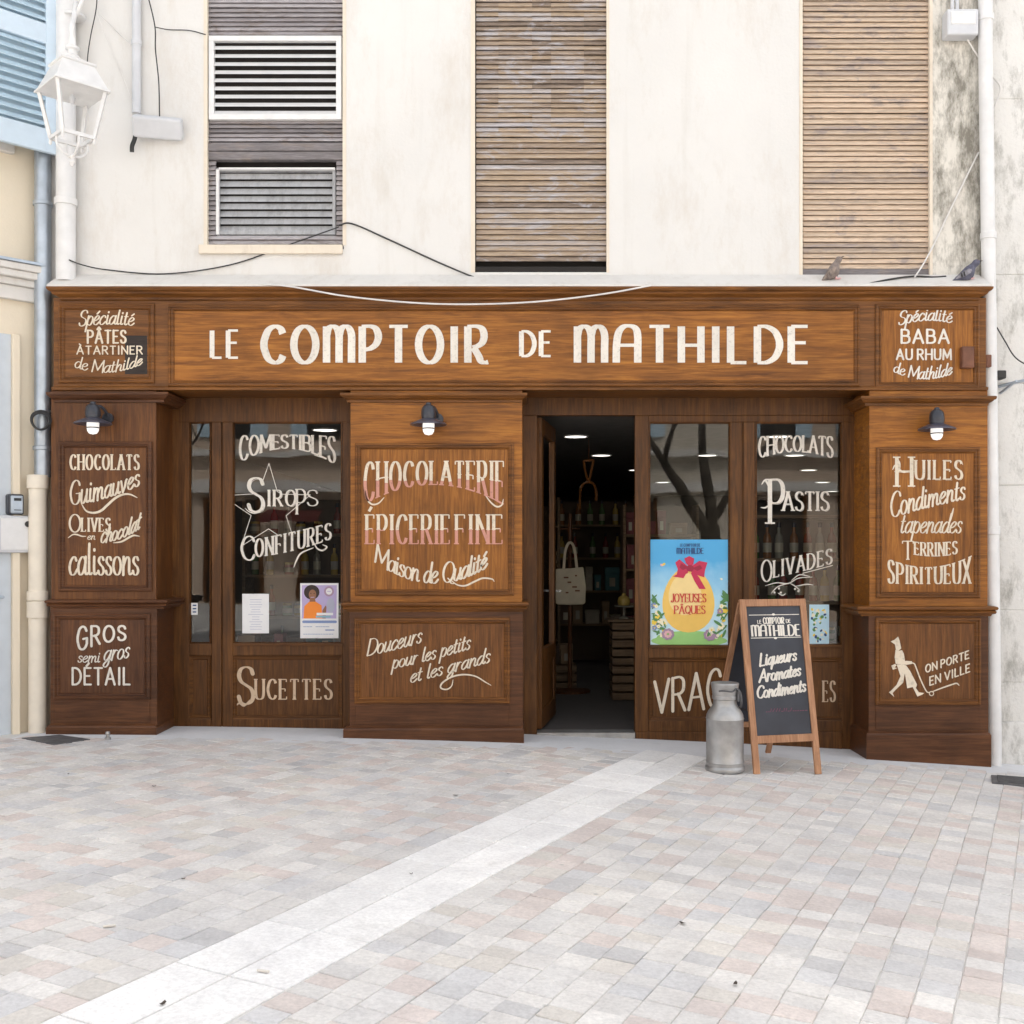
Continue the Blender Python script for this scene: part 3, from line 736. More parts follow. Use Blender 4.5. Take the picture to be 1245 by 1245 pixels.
for P_ in ([(185,330),(225,312),(260,280),(275,320),(292,400),(262,425),(238,412),(228,360)], [(235,412),(262,425),(300,418),(318,450),(332,535),(300,562),(236,556),(226,490)],
           [(318,530),(345,525),(400,530),(402,556),(345,566),(300,560)], [(192,575),(230,556),(245,572),(225,590),(250,600),(208,616)],
           [(246,562),(312,562),(330,640),(312,745),(238,815),(205,850),(222,890),(168,842),(190,825),(245,768),(285,680)],
           [(310,562),(340,570),(382,628),(452,765),(440,800),(470,842),(525,850),(500,868),(455,885),(408,790),(352,802),(335,690)]):
    T.poly(c6(P_))
T.swash(c6([(400,545),(425,556),(440,590),(490,720),(545,830),(575,845)]), 1.6, 1.1); T.swash(c6([(600,838),(700,800),(800,765),(850,752),(875,772)]), 1.8, 1.0)
T.line([(1060+(597+22*math.cos(a))/8.3, 740+(855+22*math.sin(a))/8.3) for a in [k*math.pi/5 for k in range(10)]], 1.1, True)
T.done(pr, 'paint', 'cream painted porter pushing a trolley with the words On porte en ville')

# ---- display windows and entrance, set back on plane RY
def fbox(bm, a, b_, c, d, yf=RY, th=.07): pbox(bm, a, b_, c, d, yf, yf+th)
def kick(parent, a, b_, c, d, mat='frame_v'):
    bm = BM(); pbox(bm, a, b_, c, d, RY+.022, RY+.04); k = link('kick_panel', bm, mat, parent)
    bm = BM(); ring_frame(bm, a, b_, c, d, RY+.022, [(0,.022), (1.2,.02), (2.2,.012), (3.5,.012), (5,.0012)]); link('bead', bm, 'frame_h', k); return k
def pane(parent, a, b_, c, d):
    bm = BM(); y = RY+.035
    vs = [bm.verts.new((X(p, y), y, Z(q_, y))) for p, q_ in ((a-1,d+1), (b_+1,d+1), (b_+1,c-1), (a-1,c-1))]; bm.faces.new(vs)
    g_ = link('glass_pane', bm, 'glass', parent)
    bm = BM(); ring_frame(bm, a, b_, c, d, RY+.028, [(-.2,.02), (1,.018), (2.2,.004), (2.2,-.006)]); link('glazing_bead', bm, 'frame_h', g_); return g_
bm = BM()
fbox(bm, 206, 432, 479, 513); fbox(bm, 206, 230, 513, 905); fbox(bm, 257, 269, 513, 890); fbox(bm, 270.5, 283, 513, 890); fbox(bm, 269, 270.5, 513, 890, RY+.012, .05); fbox(bm, 416.5, 432, 513, 905)
fbox(bm, 230, 257, 783, 797); fbox(bm, 283, 416.5, 783, 797); fbox(bm, 230, 257, 874, 890); fbox(bm, 283, 416.5, 874, 890); fbox(bm, 230, 416.5, 890, 905, RY-.012, .08)
wl = link('display_window', bm, 'frame_v', shop, bevel=.004, label='left display window with a narrow side pane')
pane(wl, 230, 257, 513, 783); gl = pane(wl, 283, 416.5, 513, 783)
kick(wl, 230, 257, 797, 874); kl = kick(wl, 283, 416.5, 797, 874)
bm = BM(); fbox(bm, 283, 417, 782, 785, RY-.012, .03); link('sill', bm, 'frame_h', wl, bevel=.003)
bm = BM()
fbox(bm, 772, 788.5, 505, 890); fbox(bm, 888, 902, 513, 890); fbox(bm, 904, 918, 513, 890); fbox(bm, 902, 904, 513, 890, RY+.012, .05); fbox(bm, 1024, 1062, 513, 930)
fbox(bm, 788.5, 1062, 505, 513); fbox(bm, 788.5, 888, 786, 800); fbox(bm, 918, 1024, 785, 800); fbox(bm, 788.5, 888, 876, 890); fbox(bm, 918, 1024, 876, 890); fbox(bm, 772, 1024, 890, 925, RY-.012, .08)
wr = link('display_window', bm, 'frame_v', shop, bevel=.004, label='right display window of two panes')
gm = pane(wr, 788.5, 888, 513, 786); gr = pane(wr, 918, 1024, 513, 785)
kmid = kick(wr, 788.5, 888, 800, 876); kr = kick(wr, 918, 1024, 800, 876)
bm = BM(); fbox(bm, 788, 888.5, 785, 788, RY-.012, .03); fbox(bm, 917.5, 1024.5, 784, 787, RY-.012, .03); link('sill', bm, 'frame_h', wr, bevel=.003)
bm = BM(); fbox(bm, 634, 1062, 482, 505, RY-.004, .08); fbox(bm, 634, 653, 505, 905); 
df = link('door_frame', bm, 'frame_v', shop, bevel=.004)
bm = BM(); pbox(bm, 653, 772, 891, 905, RY-.03, RY+.12); link('threshold', bm, 'alu', df)
# open door leaf
bm = BM(); A = Vector((X(655,RY+.07), RY+.08, 0)); B_ = Vector((X(655,RY+.07)+.13, RY+.85, 0)); zt_ = Z(506, RY)
def leafpt(t, z): return A+(B_-A)*t+Vector((0,0,z))
for t0, t1, z0, z1 in ((0,.12,.02,zt_), (.88,1,.02,zt_), (.12,.88,.02,.16), (.12,.88,.5,.62), (.12,.88,zt_-.12,zt_)):
    beam(bm, leafpt(t0,(z0+z1)/2), leafpt(t1,(z0+z1)/2), .045, z1-z0)
dl = link('glazed_door', bm, 'frame_v', shop, bevel=.003, label='glazed wooden door standing open')
bm = BM(); beam(bm, leafpt(.12,.33), leafpt(.88,.33), .025, .34); link('kick_panel', bm, 'frame_v', dl)
bm = BM(); vs = [bm.verts.new(leafpt(t, z)) for t, z in ((.12,.62), (.88,.62), (.88,zt_-.12), (.12,zt_-.12))]; bm.faces.new(vs); link('glass_pane', bm, 'glass', dl)
bm = BM(); hp = leafpt(.92, 1.05)+Vector((.03,-.0,0)); tube(bm, [hp+Vector((0,0,-.0)), hp+Vector((.03,0,0)), hp+Vector((.035,-.1,0))], .009, 8); link('handle', bm, 'alu', dl, smooth=True)

GY = RY+.035
T = Letters(GY); o5 = lambda L_: [(200+a/5.41, 470+b_/5.41) for a, b_ in L_]
T.text('COMESTIBLES', 292, 407, [562,545,564], [530,529,531], 4.0, 1.7, serif=.4, gap=.2)
T.line([(200+a/5.41, 470+b_/5.41) for a, b_ in ((985,450), (1060,475))], .8)
T.text('S', 302, 320, 622, 581, 6, 2, shade=2.2, ball=1.8); T.swash(o5([(530,800), (560,825), (600,832), (640,810), (655,760)]), 1.5, .6)
T.text('IRO', 326, 359, 615, 596, 3.2, 1.3, shade=1.5, **serif, join=True); T.text('P', 361, 371, 625, 595, 3.2, 1.3, **serif, join=True); T.text('S', 374, 386, 615, 596, 2.8, 1.2, serif=.5, ball=1.2, join=True)
T.line(o5([(688,505), (742,690), (775,708), (960,712)]), .8); T.line(o5([(960,712), (800,850), (838,965)]), .8); T.line(o5([(750,980), (685,936), (505,1050), (570,848), (452,768)]), .8); T.line(o5([(452,714), (585,706)]), .8); T.line(o5([(688,505), (640,640)]), .8)
T.text('C', 294, 309, 681, 652, 4.2, 1.6, ball=1.6)
T.text('ONFITURES', 311, 402, [677,669,655], [656,647,636], 3.3, 1.4, **serif, join=True)
T.swash(o5([(850,1190), (870,1140), (900,1095), (980,1060)]), 2, .6); T.swash(o5([(985,1030), (1005,1065), (1040,1078), (1068,1055), (1040,1040)]), 2, .8)
T.done(gl, 'paintw', 'white lettering and star reading Comestibles, Sirops, Confitures')
T = Letters(RY+.0225)
T.text('S', 290, 308, 856, 811, 6.4, 2.2, ball=2.2); T.swash([(287,858), (291,855), (297,858), (304,851)], 2.2, .9)
T.text('UCETTES', 311, 403, 850, 826, 3.6, 1.4, **serif, join=True); T.done(kl, 'tan', 'lettering reading Sucettes')
T = Letters(RY+.0225)
T.text('VRAC', 796, 876, [867,863,861], [829,821,812], 4.6, 3.0, gap=.2, exp=.8); T.done(kmid, 'paint', 'lettering reading Vrac')
T = Letters(RY+.0225)
T.text('ES', 1001, 1015, 853, 828, 2.8, 1.2, **serif); T.done(kr, 'tan', 'end of a word hidden by the easel sign')
T = Letters(GY)
T.text('CHOCOLATS', 923, 1012, [557,549,557], [531,530,531], 3.6, 1.7, gap=.2, serif=.4)
T.text('P', 936, 952, 636, 583, 6.6, 2, shade=2.2, serif=.9, spur=3.4); T.swash([(926,589), (930,584), (934,590), (937,598)], 2.4, .8); T.swash([(925,617), (931,617), (938,611)], 2, .7)
T.text('ASTIS', 952, 1007, 620.5, 598, 3.7, 1.5, shade=1.5, serif=.65, gap=.22, join=True)
T.text('O', 926, 938, 707, 681, 3.2, 1.5); T.text('LIVADES', 941, 1011, [702,694,685], [682,675,667], 2.9, 1.3, **serif, join=True)
T.line([(976,697), (1012,687.5)], 1.0)
o8 = lambda L_: [(900+a/3.61, 480+b_/3.61) for a, b_ in L_]
for P_ in ([(110,838),(160,825),(210,828),(255,805),(315,800)], [(135,872),(165,842),(210,828)], [(215,825),(240,840),(262,858)], [(225,815),(260,790),(305,797)], [(165,870),(185,880),(200,872)], [(245,840),(290,832),(320,835)]): T.swash(o8(P_), 1.3, .6)
for a, b_ in ((170,850), (178,868), (240,852), (255,862), (150,868)): q_ = o8([(a, b_)])[0]; T.dot(*q_, 1.3)
T.done(gr, 'paintw', 'white lettering and olive branch reading Chocolats, Pastis, Olivades')

# wall between shopfront and shop interior is the shopfront itself; room behind
FLZ = -.012
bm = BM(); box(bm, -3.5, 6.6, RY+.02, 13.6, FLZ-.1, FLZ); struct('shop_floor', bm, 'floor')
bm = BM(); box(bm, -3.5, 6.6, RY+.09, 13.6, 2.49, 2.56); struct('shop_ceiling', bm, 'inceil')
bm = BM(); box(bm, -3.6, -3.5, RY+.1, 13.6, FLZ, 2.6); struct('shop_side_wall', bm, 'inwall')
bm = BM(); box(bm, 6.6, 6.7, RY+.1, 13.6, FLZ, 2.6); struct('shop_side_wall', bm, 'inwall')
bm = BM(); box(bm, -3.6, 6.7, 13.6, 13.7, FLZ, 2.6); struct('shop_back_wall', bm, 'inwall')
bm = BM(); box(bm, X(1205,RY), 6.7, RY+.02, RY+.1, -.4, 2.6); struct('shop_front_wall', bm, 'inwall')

# ================================================================== CORNER HOUSE (left) AND STONE HOUSE (right)
house = thing('corner_house', 'pale ochre corner house at the left edge with pale blue shutter and grey door', 'building', (-3.5, .26, 0))
P0 = Vector((-3.50, .26, 0)); dw = Vector((-.7071, -.7071, 0)); nw = Vector((.7071, -.7071, 0))
def N(t, out, z): return P0 + dw*t + nw*out + Vector((0, 0, z))
def tpx(px, out=0.0):
    q_ = P0+nw*out; k = (px-HX)/F
    return (k*(q_.y+D)-q_.x)/(dw.x-k*dw.y)
def nz(py, t, out=0.0): return ZC-(py-HY)*(N(t, out, 0).y+D)/F
def nbox(bm, t0, t1, o0, o1, z0, z1):
    vs = [bm.verts.new(N(t, o, z)) for z in (z0, z1) for o in (o1, o0) for t in (t0, t1)]
    for f in ((0,1,3,2), (4,6,7,5), (0,4,5,1), (2,3,7,6), (0,2,6,4), (1,5,7,3)): bm.faces.new([vs[i] for i in f])
bm = BM(); nbox(bm, -.35, 3.2, -.4, 0, -.4, 10); link('wall', bm, 'neigh', house)
bm = BM(); td = tpx(13); nbox(bm, td, td+1.1, -.0, .012, 0, 2.95); d_ = link('door', bm, 'greydoor', house, bevel=.004)
for za, zb in ((.15, .85), (.98, 2.0), (2.1, 2.8)):
    for ta in (td+.1, td+.6):
        bm = BM(); nbox(bm, ta, ta+.4, .012, .024, za, zb); nbox(bm, ta+.05, ta+.35, .024, .03, za+.05, zb-.05); link('door_panel', bm, 'greydoor', d_, bevel=.008)
bm = BM(); c_ = N(td+.08, .03, 1.05); tube(bm, [c_, c_+nw*.05], .012, 8); tube(bm, [c_+nw*.05, c_+nw*.05+dw*.1], .01, 8); link('handle', bm, 'zinc', d_)
bm = BM(); nbox(bm, td-.05, td, 0, .05, 0, 2.95); link('door_frame', bm, 'neigh', d_, bevel=.006)
bm = BM(); tc_ = tpx(52, .12); zc_ = nz(330, tc_, .12)
for o_, z0, z1, e in ((.05, -.22, -.12, .0), (.08, -.12, -.07, .02), (.12, -.07, -.02, .05), (.14, -.02, .03, .07)): nbox(bm, tpx(54, o_)-e*.2, td+1.2, 0, o_, zc_+z0, zc_+z1)
link('door_cornice', bm, 'ledge', house, bevel=.008)
bm = BM(); nbox(bm, tpx(55, .15), td+1.25, .0, .155, zc_+.031, zc_+.05); link('lead_flashing', bm, 'zinc', house)
# blue shutter
SO = .19
def sh(bm, t0, t1, z0, z1, o=SO, th=.035): nbox(bm, t0, t1, o, o+th, z0, z1)
ts0 = tpx(71.5, SO+.035); zS = nz(190, ts0, SO); ts1 = ts0+.95
bm = BM(); sh(bm, ts0, ts0+.09, zS, zS+2.6); sh(bm, ts1-.09, ts1, zS, zS+2.6)
zr = [zS, nz(162, ts0, SO), nz(60, ts0, SO), nz(36, ts0, SO)]
sh(bm, ts0+.09, ts1-.09, zr[0], zr[1]); sh(bm, ts0+.09, ts1-.09, zr[2], zr[3])
s_ = link('shutter', bm, 'blue_shutter', house, bevel=.003, label='pale blue louvred shutter standing open')
bm = BM()
for z0, z1 in ((zr[1], zr[2]), (zr[3], zS+2.6)):
    z = z0+.02
    while z < z1:
        vs = [bm.verts.new(N(t, o, zz)) for t in (ts0+.09, ts1-.09) for o, zz in ((SO+.004, z+.035), (SO+.03, z), (SO+.034, z+.006), (SO+.008, z+.041))]
        for k in range(4): bm.faces.new((vs[k], vs[(k+1)%4], vs[4+(k+1)%4], vs[4+k]))
        z += .0605
link('louvre', bm, 'blue_slat', s_)
bm = BM(); nbox(bm, ts0+.05, ts1-.05, SO-.03, SO-.02, zS+.05, zS+2.6); link('shutter_back', bm, 'blue_slat', s_)
bm = BM(); tw = tpx(17, .03); nbox(bm, tw, tw+1.2, 0, .05, nz(184, tw)-.03, nz(172, tw)+.05); link('window_sill', bm, 'ledge', house, bevel=.006)

stone = thing('stone_house', 'pale weathered limestone house wall at the right edge beyond the white pipe', 'building', (4.2, .25, 0))
bm = BM(); y = .21; x0 = X(1199, y)
rr = random.Random(2)
for a, b_ in ((TOP, 120), (120, 334), (334, 466), (466, 590), (590, 742), (742, 830), (830, 1000)):
    box(bm, x0, 16, y+rr.uniform(0, .006), y+.3, Z(b_, y)+.002, Z(a, y)-.002)
box(bm, x0, 15.9, y+.012, y+.28, -.5, 11)
link('wall', bm, 'stone', stone, bevel=.008)
bm = BM(); pbox(bm, 1216, 1330, 878, 1000, y-.05, y+.01); link('base_course', bm, 'stone', stone, bevel=.012)

# ---- pipes
def pipe(name, lab, pts, r, mat, collars, cat='pipe', cr=1.18, cm=None):
    t = thing(name, lab, cat, pts[-1]); bm = BM(); tube(bm, pts, r, 18); link('pipe', bm, mat, t, smooth=True)
    for c_, hgt in collars:
        bm = BM(); c_ = Vector(c_); tube(bm, [c_-Vector((0,0,hgt/2)), c_+Vector((0,0,hgt/2))], r*cr, 18); link('collar', bm, cm or mat, t, smooth=True, bevel=.004)
    return t
def npx(px, out): return tpx(px, out)
tp = tpx(52, .09); p_ = N(tp, .09, 0)
pipe('zinc_downpipe', 'grey zinc rainwater pipe running down into the cream cast pipe', [p_+Vector((0,0,6.5)), p_+Vector((0,0,nz(580, tp, .09)))], .058, 'zinc', [(p_+Vector((0,0,nz(248, tp, .09))), .03), (p_+Vector((0,0,nz(545, tp, .09))), .03)])
tq = tpx(46, .09); q0 = N(tq, .09, 0)
pipe('cast_iron_downpipe', 'cream painted lower drainpipe with wide collars at the left of the shopfront', [q0+Vector((0,0,nz(580, tq, .09))), q0+Vector((0,0,-.02))], .064, 'cream_pipe', [(q0+Vector((0,0,nz(586, tq, .09))), .10), (q0+Vector((0,0,nz(724, tq, .09))), .07), (q0+Vector((0,0,nz(741, tq, .09))), .12)])
xa, ya = X(80, .06), .06
pipe('white_wall_pipe', 'thick white pipe down the upper wall behind the street lantern', [(xa, ya, 6.5), (xa, ya, Z(342, ya))], .068, 'white_metal', [((xa, ya, Z(246, ya)), .05), ((X(96,.1)-.02, ya, Z(20, ya)), .02)])
yb = .08
pipe('white_downpipe', 'tall white downpipe at the right corner of the shopfront', [(X(1198,yb), yb, 6.5), (X(1198,yb), yb, Z(60,yb)), (X(1203,yb), yb, Z(400,yb)), (X(1209,yb), yb, Z(900,yb)), (X(1209,yb), yb, -.25)], .05, 'white_metal',
     [((X(1198.5,yb), yb, Z(22,yb)), .05), ((X(1201.5,yb), yb, Z(287,yb)), .05), ((X(1206,yb), yb, Z(645,yb)), .06)], cr=1.14)
xa2 = X(166, .11)
pipe('cable_conduit', 'white flat cable conduit running down to the antenna box', [(xa2, .11, Z(-30,.11)), (xa2, .11, Z(138,.11))], .032, 'white_plastic', [((xa2, .11, Z(52,.11)), .04)], 'conduit')

# ---- street lantern (own axes, turned so that a corner faces the street)
lx, ly = X(88, -.5), -.5
lan = thing('street_lantern', 'white four sided street lantern hanging at the left in front of the white pipe', 'lamp', (lx, ly, 0), R(45))
LZ = lambda py: Z(py, -.5)
def sq(bm, levels, cap=True):
    rings = [[bm.verts.new((sx*h_, sy*h_, z)) for sx, sy in ((-1,-1), (1,-1), (1,1), (-1,1))] for h_, z in levels]
    for a, b_ in zip(rings, rings[1:]):
        for k in range(4): bm.faces.new((a[k], a[(k+1)%4], b_[(k+1)%4], b_[k]))
    if cap: bm.faces.new(rings[0][::-1]); bm.faces.new(rings[-1])
zr_, zt2 = LZ(112), LZ(82); zb2 = LZ(168)
bm = BM(); sq(bm, [(.150, zr_-.005), (.186, zr_-.005), (.186, zr_+.008), (.172, zr_+.02), (.108, zt2), (.118, zt2+.005), (.118, zt2+.018), (.07, zt2+.04), (.04, zt2+.06)])
link('roof', bm, 'white_metal', lan, bevel=.003)
bm = BM(); sq(bm, [(.150, zr_-.004), (.150, zr_+.0), (.09, zt2-.02)], False); link('reflector', bm, 'white_plastic', lan)
bm = BM(); lathe(bm, [(.045, zt2+.05), (.05, zt2+.07), (.032, zt2+.085), (.032, zt2+.11), (.046, zt2+.12), (.046, zt2+.135), (.025, zt2+.15), (.022, zt2+.20)]); link('finial', bm, 'white_metal', lan, smooth=True)
bm = BM()
for sx, sy in ((-1,-1), (1,-1), (1,1), (-1,1)):
    beam(bm, (sx*.16, sy*.16, zr_), (sx*.105, sy*.105, zb2), .022, .022)
    beam(bm, (sx*.105, sy*.105, zb2), (sy*-.105, sx*.105, zb2), .02, .024)
link('cage', bm, 'white_metal', lan)
for sx, sy in ((-1,-1), (1,-1), (1,1), (-1,1)):
    bm = BM(); lathe(bm, [(.004, zb2-.045), (.012, zb2-.03), (.009, zb2-.01), (.012, zb2)], sx*.105, sy*.105, 0, 10); link('corner_drop', bm, 'white_metal', lan, smooth=True)
bm = BM()
tube(bm, spline([(-.105, 0, zb2), (-.10, 0, zb2-.07), (-.05, 0, zb2-.115), (0, 0, zb2-.12), (.05, 0, zb2-.115), (.10, 0, zb2-.07), (.105, 0, zb2)], 5), .009, 8)
tube(bm, spline([(0, -.105, zb2), (0, -.10, zb2-.07), (0, -.05, zb2-.115), (0, 0, zb2-.12), (0, .05, zb2-.115), (0, .10, zb2-.07), (0, .105, zb2)], 5), .009, 8)
lathe(bm, [(.008, zb2-.19), (.022, zb2-.165), (.012, zb2-.145), (.02, zb2-.13), (.012, zb2-.11)], n=12)
link('bottom_bracket', bm, 'white_metal', lan, smooth=True)
bm = BM(); lathe(bm, [(.012, zr_-.02), (.02, zr_-.04), (.012, zr_-.08)], n=12); link('lamp_holder', bm, 'white_plastic', lan, smooth=True)
bm = BM()                                               # arm back to the wall, in lantern axes
iv = Matrix.Rotation(-R(45), 4, 'Z')
def la(x, y_, z): return iv @ Vector((x-lx, y_-ly, z))
tube(bm, spline([la(lx, ly, zt2+.19), la(lx-.005, ly+.0, zt2+.27), la(lx-.03, ly+.10, zt2+.40), la(lx-.07, ly+.25, zt2+.62), la(lx-.075, ly+.40, zt2+.9), la(lx-.05, ly+.56, zt2+1.0)], 6), .018, 10)
tube(bm, spline([la(lx-.03, ly+.14, zt2+.42), la(lx+.01, ly+.12, zt2+.50), la(lx+.005, ly+.16, zt2+.575), la(lx-.045, ly+.2, zt2+.56)], 6), .013, 8)
lathe(bm, [(.0, -.03), (.022, -.02), (.03, 0), (.022, .02), (.0, .03)], *la(lx-.05, ly+.2, zt2+.56), n=12, cap=False)
link('arm', bm, 'white_metal', lan, smooth=True)

# ---- antenna box, junction boxes, meter, key safe
t = thing('antenna_box', 'white flat antenna box tilted on the cream wall under the conduit', 'box', (X(192,.08), .08, Z(155,.08)), 0, local=True)
bm = BM(); box(bm, -.175, .175, -.045, .045, -.075, .075); o = link('housing', bm, 'white_plastic', t, bevel=.018); o.rotation_euler = (R(32), R(2), R(8))
bm = BM(); tube(bm, [(-.13, .02, .02), (-.16, .06, -.02)], .02, 10); link('mount', bm, 'white_plastic', t)
bm = BM(); tube(bm, spline([(-.165, 0, -.06), (-.17, -.01, -.10), (-.185, -.01, -.14), (-.19, 0, -.18)], 4), .016, 8); link('plug', bm, 'cable', t, smooth=True)
t = thing('junction_box', 'white electric junction box high on the wall left of the downpipe', 'box', (X(1167,.1), .1, Z(31,.1)), 0, local=True)
bm = BM(); box(bm, -.115, .115, -.06, .05, -.095, .095); link('housing', bm, 'white_plastic', t, bevel=.012)
bm = BM(); box(bm, -.09, .09, -.066, -.055, -.02, .075); link('lid', bm, 'white_metal', t, bevel=.006)
for a, z in ((-.055, .1), (-.02, .1)):
    bm = BM(); tube(bm, [(a, 0, .08), (a, 0, .6)], .014, 8); link('cable', bm, 'white_plastic', t, smooth=True)
tm = tpx(20, .05); zm0, zm1 = nz(672, tm, .05), nz(627, tm, .05)
t = thing('meter_box', 'pale grey meter box on the corner house wall under the key safe', 'box', N(tm, 0, zm0))
bm = BM(); nbox(bm, tm-.13, tm+.13, 0, .07, zm0, zm1); link('housing', bm, 'white_plastic', t, bevel=.008)
bm = BM(); nbox(bm, tm-.115, tm+.115, .07, .076, zm0+.02, zm1-.02); link('door', bm, 'white_metal', t, bevel=.004)
bm = BM(); c_ = N(tm-.07, .076, zm1-.06); tube(bm, [c_, c_+nw*.01], .022, 14); link('lock', bm, 'cable', t, smooth=True)
tk = tpx(18, .04); z0, z1 = nz(626, tk), nz(601, tk)
t = thing('key_safe', 'small dark key safe with a silver face above the meter box', 'box', N(tk, 0, z0))
bm = BM(); nbox(bm, tk-.055, tk+.055, .0, .075, z0, z1); link('housing', bm, 'blackmetal', t, bevel=.014)
bm = BM(); nbox(bm, tk-.043, tk+.043, .07, .088, z0+.008, z1-.012); f_ = link('face', bm, 'zinc', t, bevel=.01)
bm = BM(); nbox(bm, tk-.028, tk+.022, .088, .091, z1-.05, z1-.03); link('display', bm, 'cable', f_)
bm = BM(); nbox(bm, tk-.028, tk+.022, .088, .091, z0+.03, z0+.036); link('slot', bm, 'cable', f_)

for px0, px1, py0, py1, yf, lab in ((1170, 1185, 421, 447, -.05, 'small rust brown junction box fixed on the right lettered sign panel'), (1199, 1206, 431, 446, -.0, 'tiny rust brown box on the right end of the shopfront beside the pipe')):
    bm = BM(); pbox(bm, px0, px1, py0, py1, yf, .01 if yf else .05); 
    if not yf: pass
    t = thing('brown_box', lab, 'box', W(px0, py1, 0)); link('housing', bm, 'rust', t, bevel=.006)
    bm = BM(); pbox(bm, px0+1.2, px1-1.2, py0+2, py1-2, yf-.004, yf+.002); link('cover', bm, 'rust', t, bevel=.003)
t = thing('wall_bracket', 'small iron angle bracket with an insulator on the stone wall at the right edge', 'bracket', (X(1222,.15), .15, Z(465,.15)))
bm = BM(); tube(bm, [W(1214,470,.18), W(1275,455,-.05)], .012, 8); tube(bm, [W(1216,478,.2), W(1236,463,.06)], .01, 8); link('bar', bm, 'zinc', t)
bm = BM(); pbox(bm, 1213, 1224, 450, 460, .1, .2); link('insulator', bm, 'cable', t, bevel=.008)

# ---- cables
def cable(lab, pts, r, mat='cable'):
    bm = BM(); tube(bm, spline(pts, 8), r, 6); o = link('cable', bm, mat, smooth=True); return props(o, lab, 'cable')
cw = WY-.012
cable('thin black cable sagging across the cream wall under the left window sill', [W(84,316,.0), W(100,322,.08), W(130,328,cw), (W(200,333,cw)), W(280,322,cw), W(350,298,cw), W(412,276,cw-.01)], .005)
cable('black cable falling from the left window sill to the shopfront cornice', [W(412,274,cw-.01), W(428,272,cw), W(470,290,cw), W(540,322,cw), W(590,341,cw-.05), W(640,347,-.03), W(700,347,-.06)], .006)
cable('white cable hanging in a shallow curve in front of the shop sign', [W(300,345,-.06), W(350,348,-.10), W(420,360,-.10), W(500,368,-.10), W(570,370,-.10), W(650,367,-.10), W(730,358,-.10), W(792,347,-.09)], .006, 'wcable')
cable('thin black wire hanging from the top down to the antenna box', [W(176,-20,.1), W(188,30,.08), W(189,60,.08), W(193,100,.07), W(194,142,.06)], .005)
cable('thin grey wire running sideways over the wall to the left window', [W(189,33,.08), W(205,36,cw), W(230,37,cw), W(250,42,cw)], .0035)
cable('pale wire slanting from the lantern pipe to the conduit', [W(118,14,.09), W(140,36,cw), W(160,55,.1)], .004, 'wcable')
cable('pale wire slanting lower from the lantern pipe to the antenna box', [W(118,18,.09), W(135,60,cw), W(152,100,cw), W(162,128,.1)], .003, 'wcable')
cable('white cable climbing from the cornice past the downpipe', [W(1112,337,.02), W(1122,322,.08), W(1136,296,cw), W(1152,262,cw), W(1175,215,cw), W(1190,185,.12)], .006, 'wcable')
cable('white cable looping out behind the downpipe at upper right', [W(1176,48,.09), W(1190,70,.12), W(1206,92,.17), W(1216,106,.18), W(1212,122,.18), W(1204,142,.16)], .006, 'wcable')
cable('black cable lying on the cornice between the two pigeons', [W(1052,346,-.05), W(1080,340,.0), W(1110,336,.06), W(1136,337,.08), W(1150,336,.10)], .007)
cable('thin dark wire hanging off the stone wall above the bracket', [W(1212,398,.18), W(1222,415,.14), W(1236,436,.1), W(1262,450,.1)], .005)
cable('thin black wire beside the lantern pipe', [W(118,-20,.1), W(117,10,.1), W(110,45,.1), W(106,78,.11), W(105,140,.12)], .004)
bm = BM()                                              # coil on the zinc pipe
cc = N(tpx(52,.2), .17, nz(511, tpx(52,.2), .17))
for k in range(4):
    a0 = k*.7; rx, rz_ = .075-.005*k, .07-.004*k
    tube(bm, [cc+Vector((rx*math.cos(a)+.004*k, -.012*k+.01*math.sin(2*a), rz_*math.sin(a)-.004*k)) for a in [a0+i*math.pi/12 for i in range(25)]], .006, 6)
tube(bm, spline([cc+Vector((.05,0,.05)), cc+Vector((.09,.02,.10)), cc+Vector((.1,.06,.2))], 5), .006, 6)
props(link('cable_coil', bm, 'cable', smooth=True), 'coil of black cable hung on the zinc pipe', 'cable')

# ---- wall lamps
zl = Z(507, -.14)
lamp = thing('wall_lamp', 'dark metal wall lamp on the left pilaster above the Chocolats panel', 'lamp', (X(113,-.14), -.14, Z(510,-.14)), 0, 'wall lamps on the shopfront pilasters', local=True)
bm = BM(); lathe(bm, [(.026, .018), (.045, .012), (.125, -.022), (.131, -.030), (.128, -.034), (.05, -.004), (.03, .006)], n=36, cap=False); link('shade', bm, 'shade', lamp, smooth=True)
bm = BM(); lathe(bm, [(.048, .012), (.052, .03), (.052, .055), (.048, .085), (.034, .104), (.02, .112), (.018, .124), (.006, .128)], n=24); link('cap', bm, 'blackmetal', lamp, smooth=True)
bm = BM(); tube(bm, spline([(.0, .02, .085), (.03, .06, .1), (.05, .10, .07), (.055, .135, .03)], 6), .011, 10); tube(bm, [(.055, .12, .025), (.055, .146, .025)], .04, 18); link('arm', bm, 'blackmetal', lamp, smooth=True)
bm = BM(); lathe(bm, [(.040, -.02), (.042, -.028), (.042, -.06), (.038, -.082), (.026, -.1), (.0, -.107)], n=24, cap=False); link('bulb', bm, 'bulb', lamp, smooth=True)
bm = BM(); lathe(bm, [(.0435, -.055), (.046, -.059), (.0435, -.063)], n=24, cap=False); link('guard_ring', bm, 'blackmetal', lamp, smooth=True)
for px, lab in ((521, 'dark metal wall lamp on the middle pilaster above the Chocolaterie panel'), (1139, 'dark metal wall lamp on the right pilaster above the Huiles panel')):
    o = copy_tree(lamp); o.location = (X(px,-.14), -.14, Z(511 if px < 1000 else 517, -.14)); o['label'] = lab

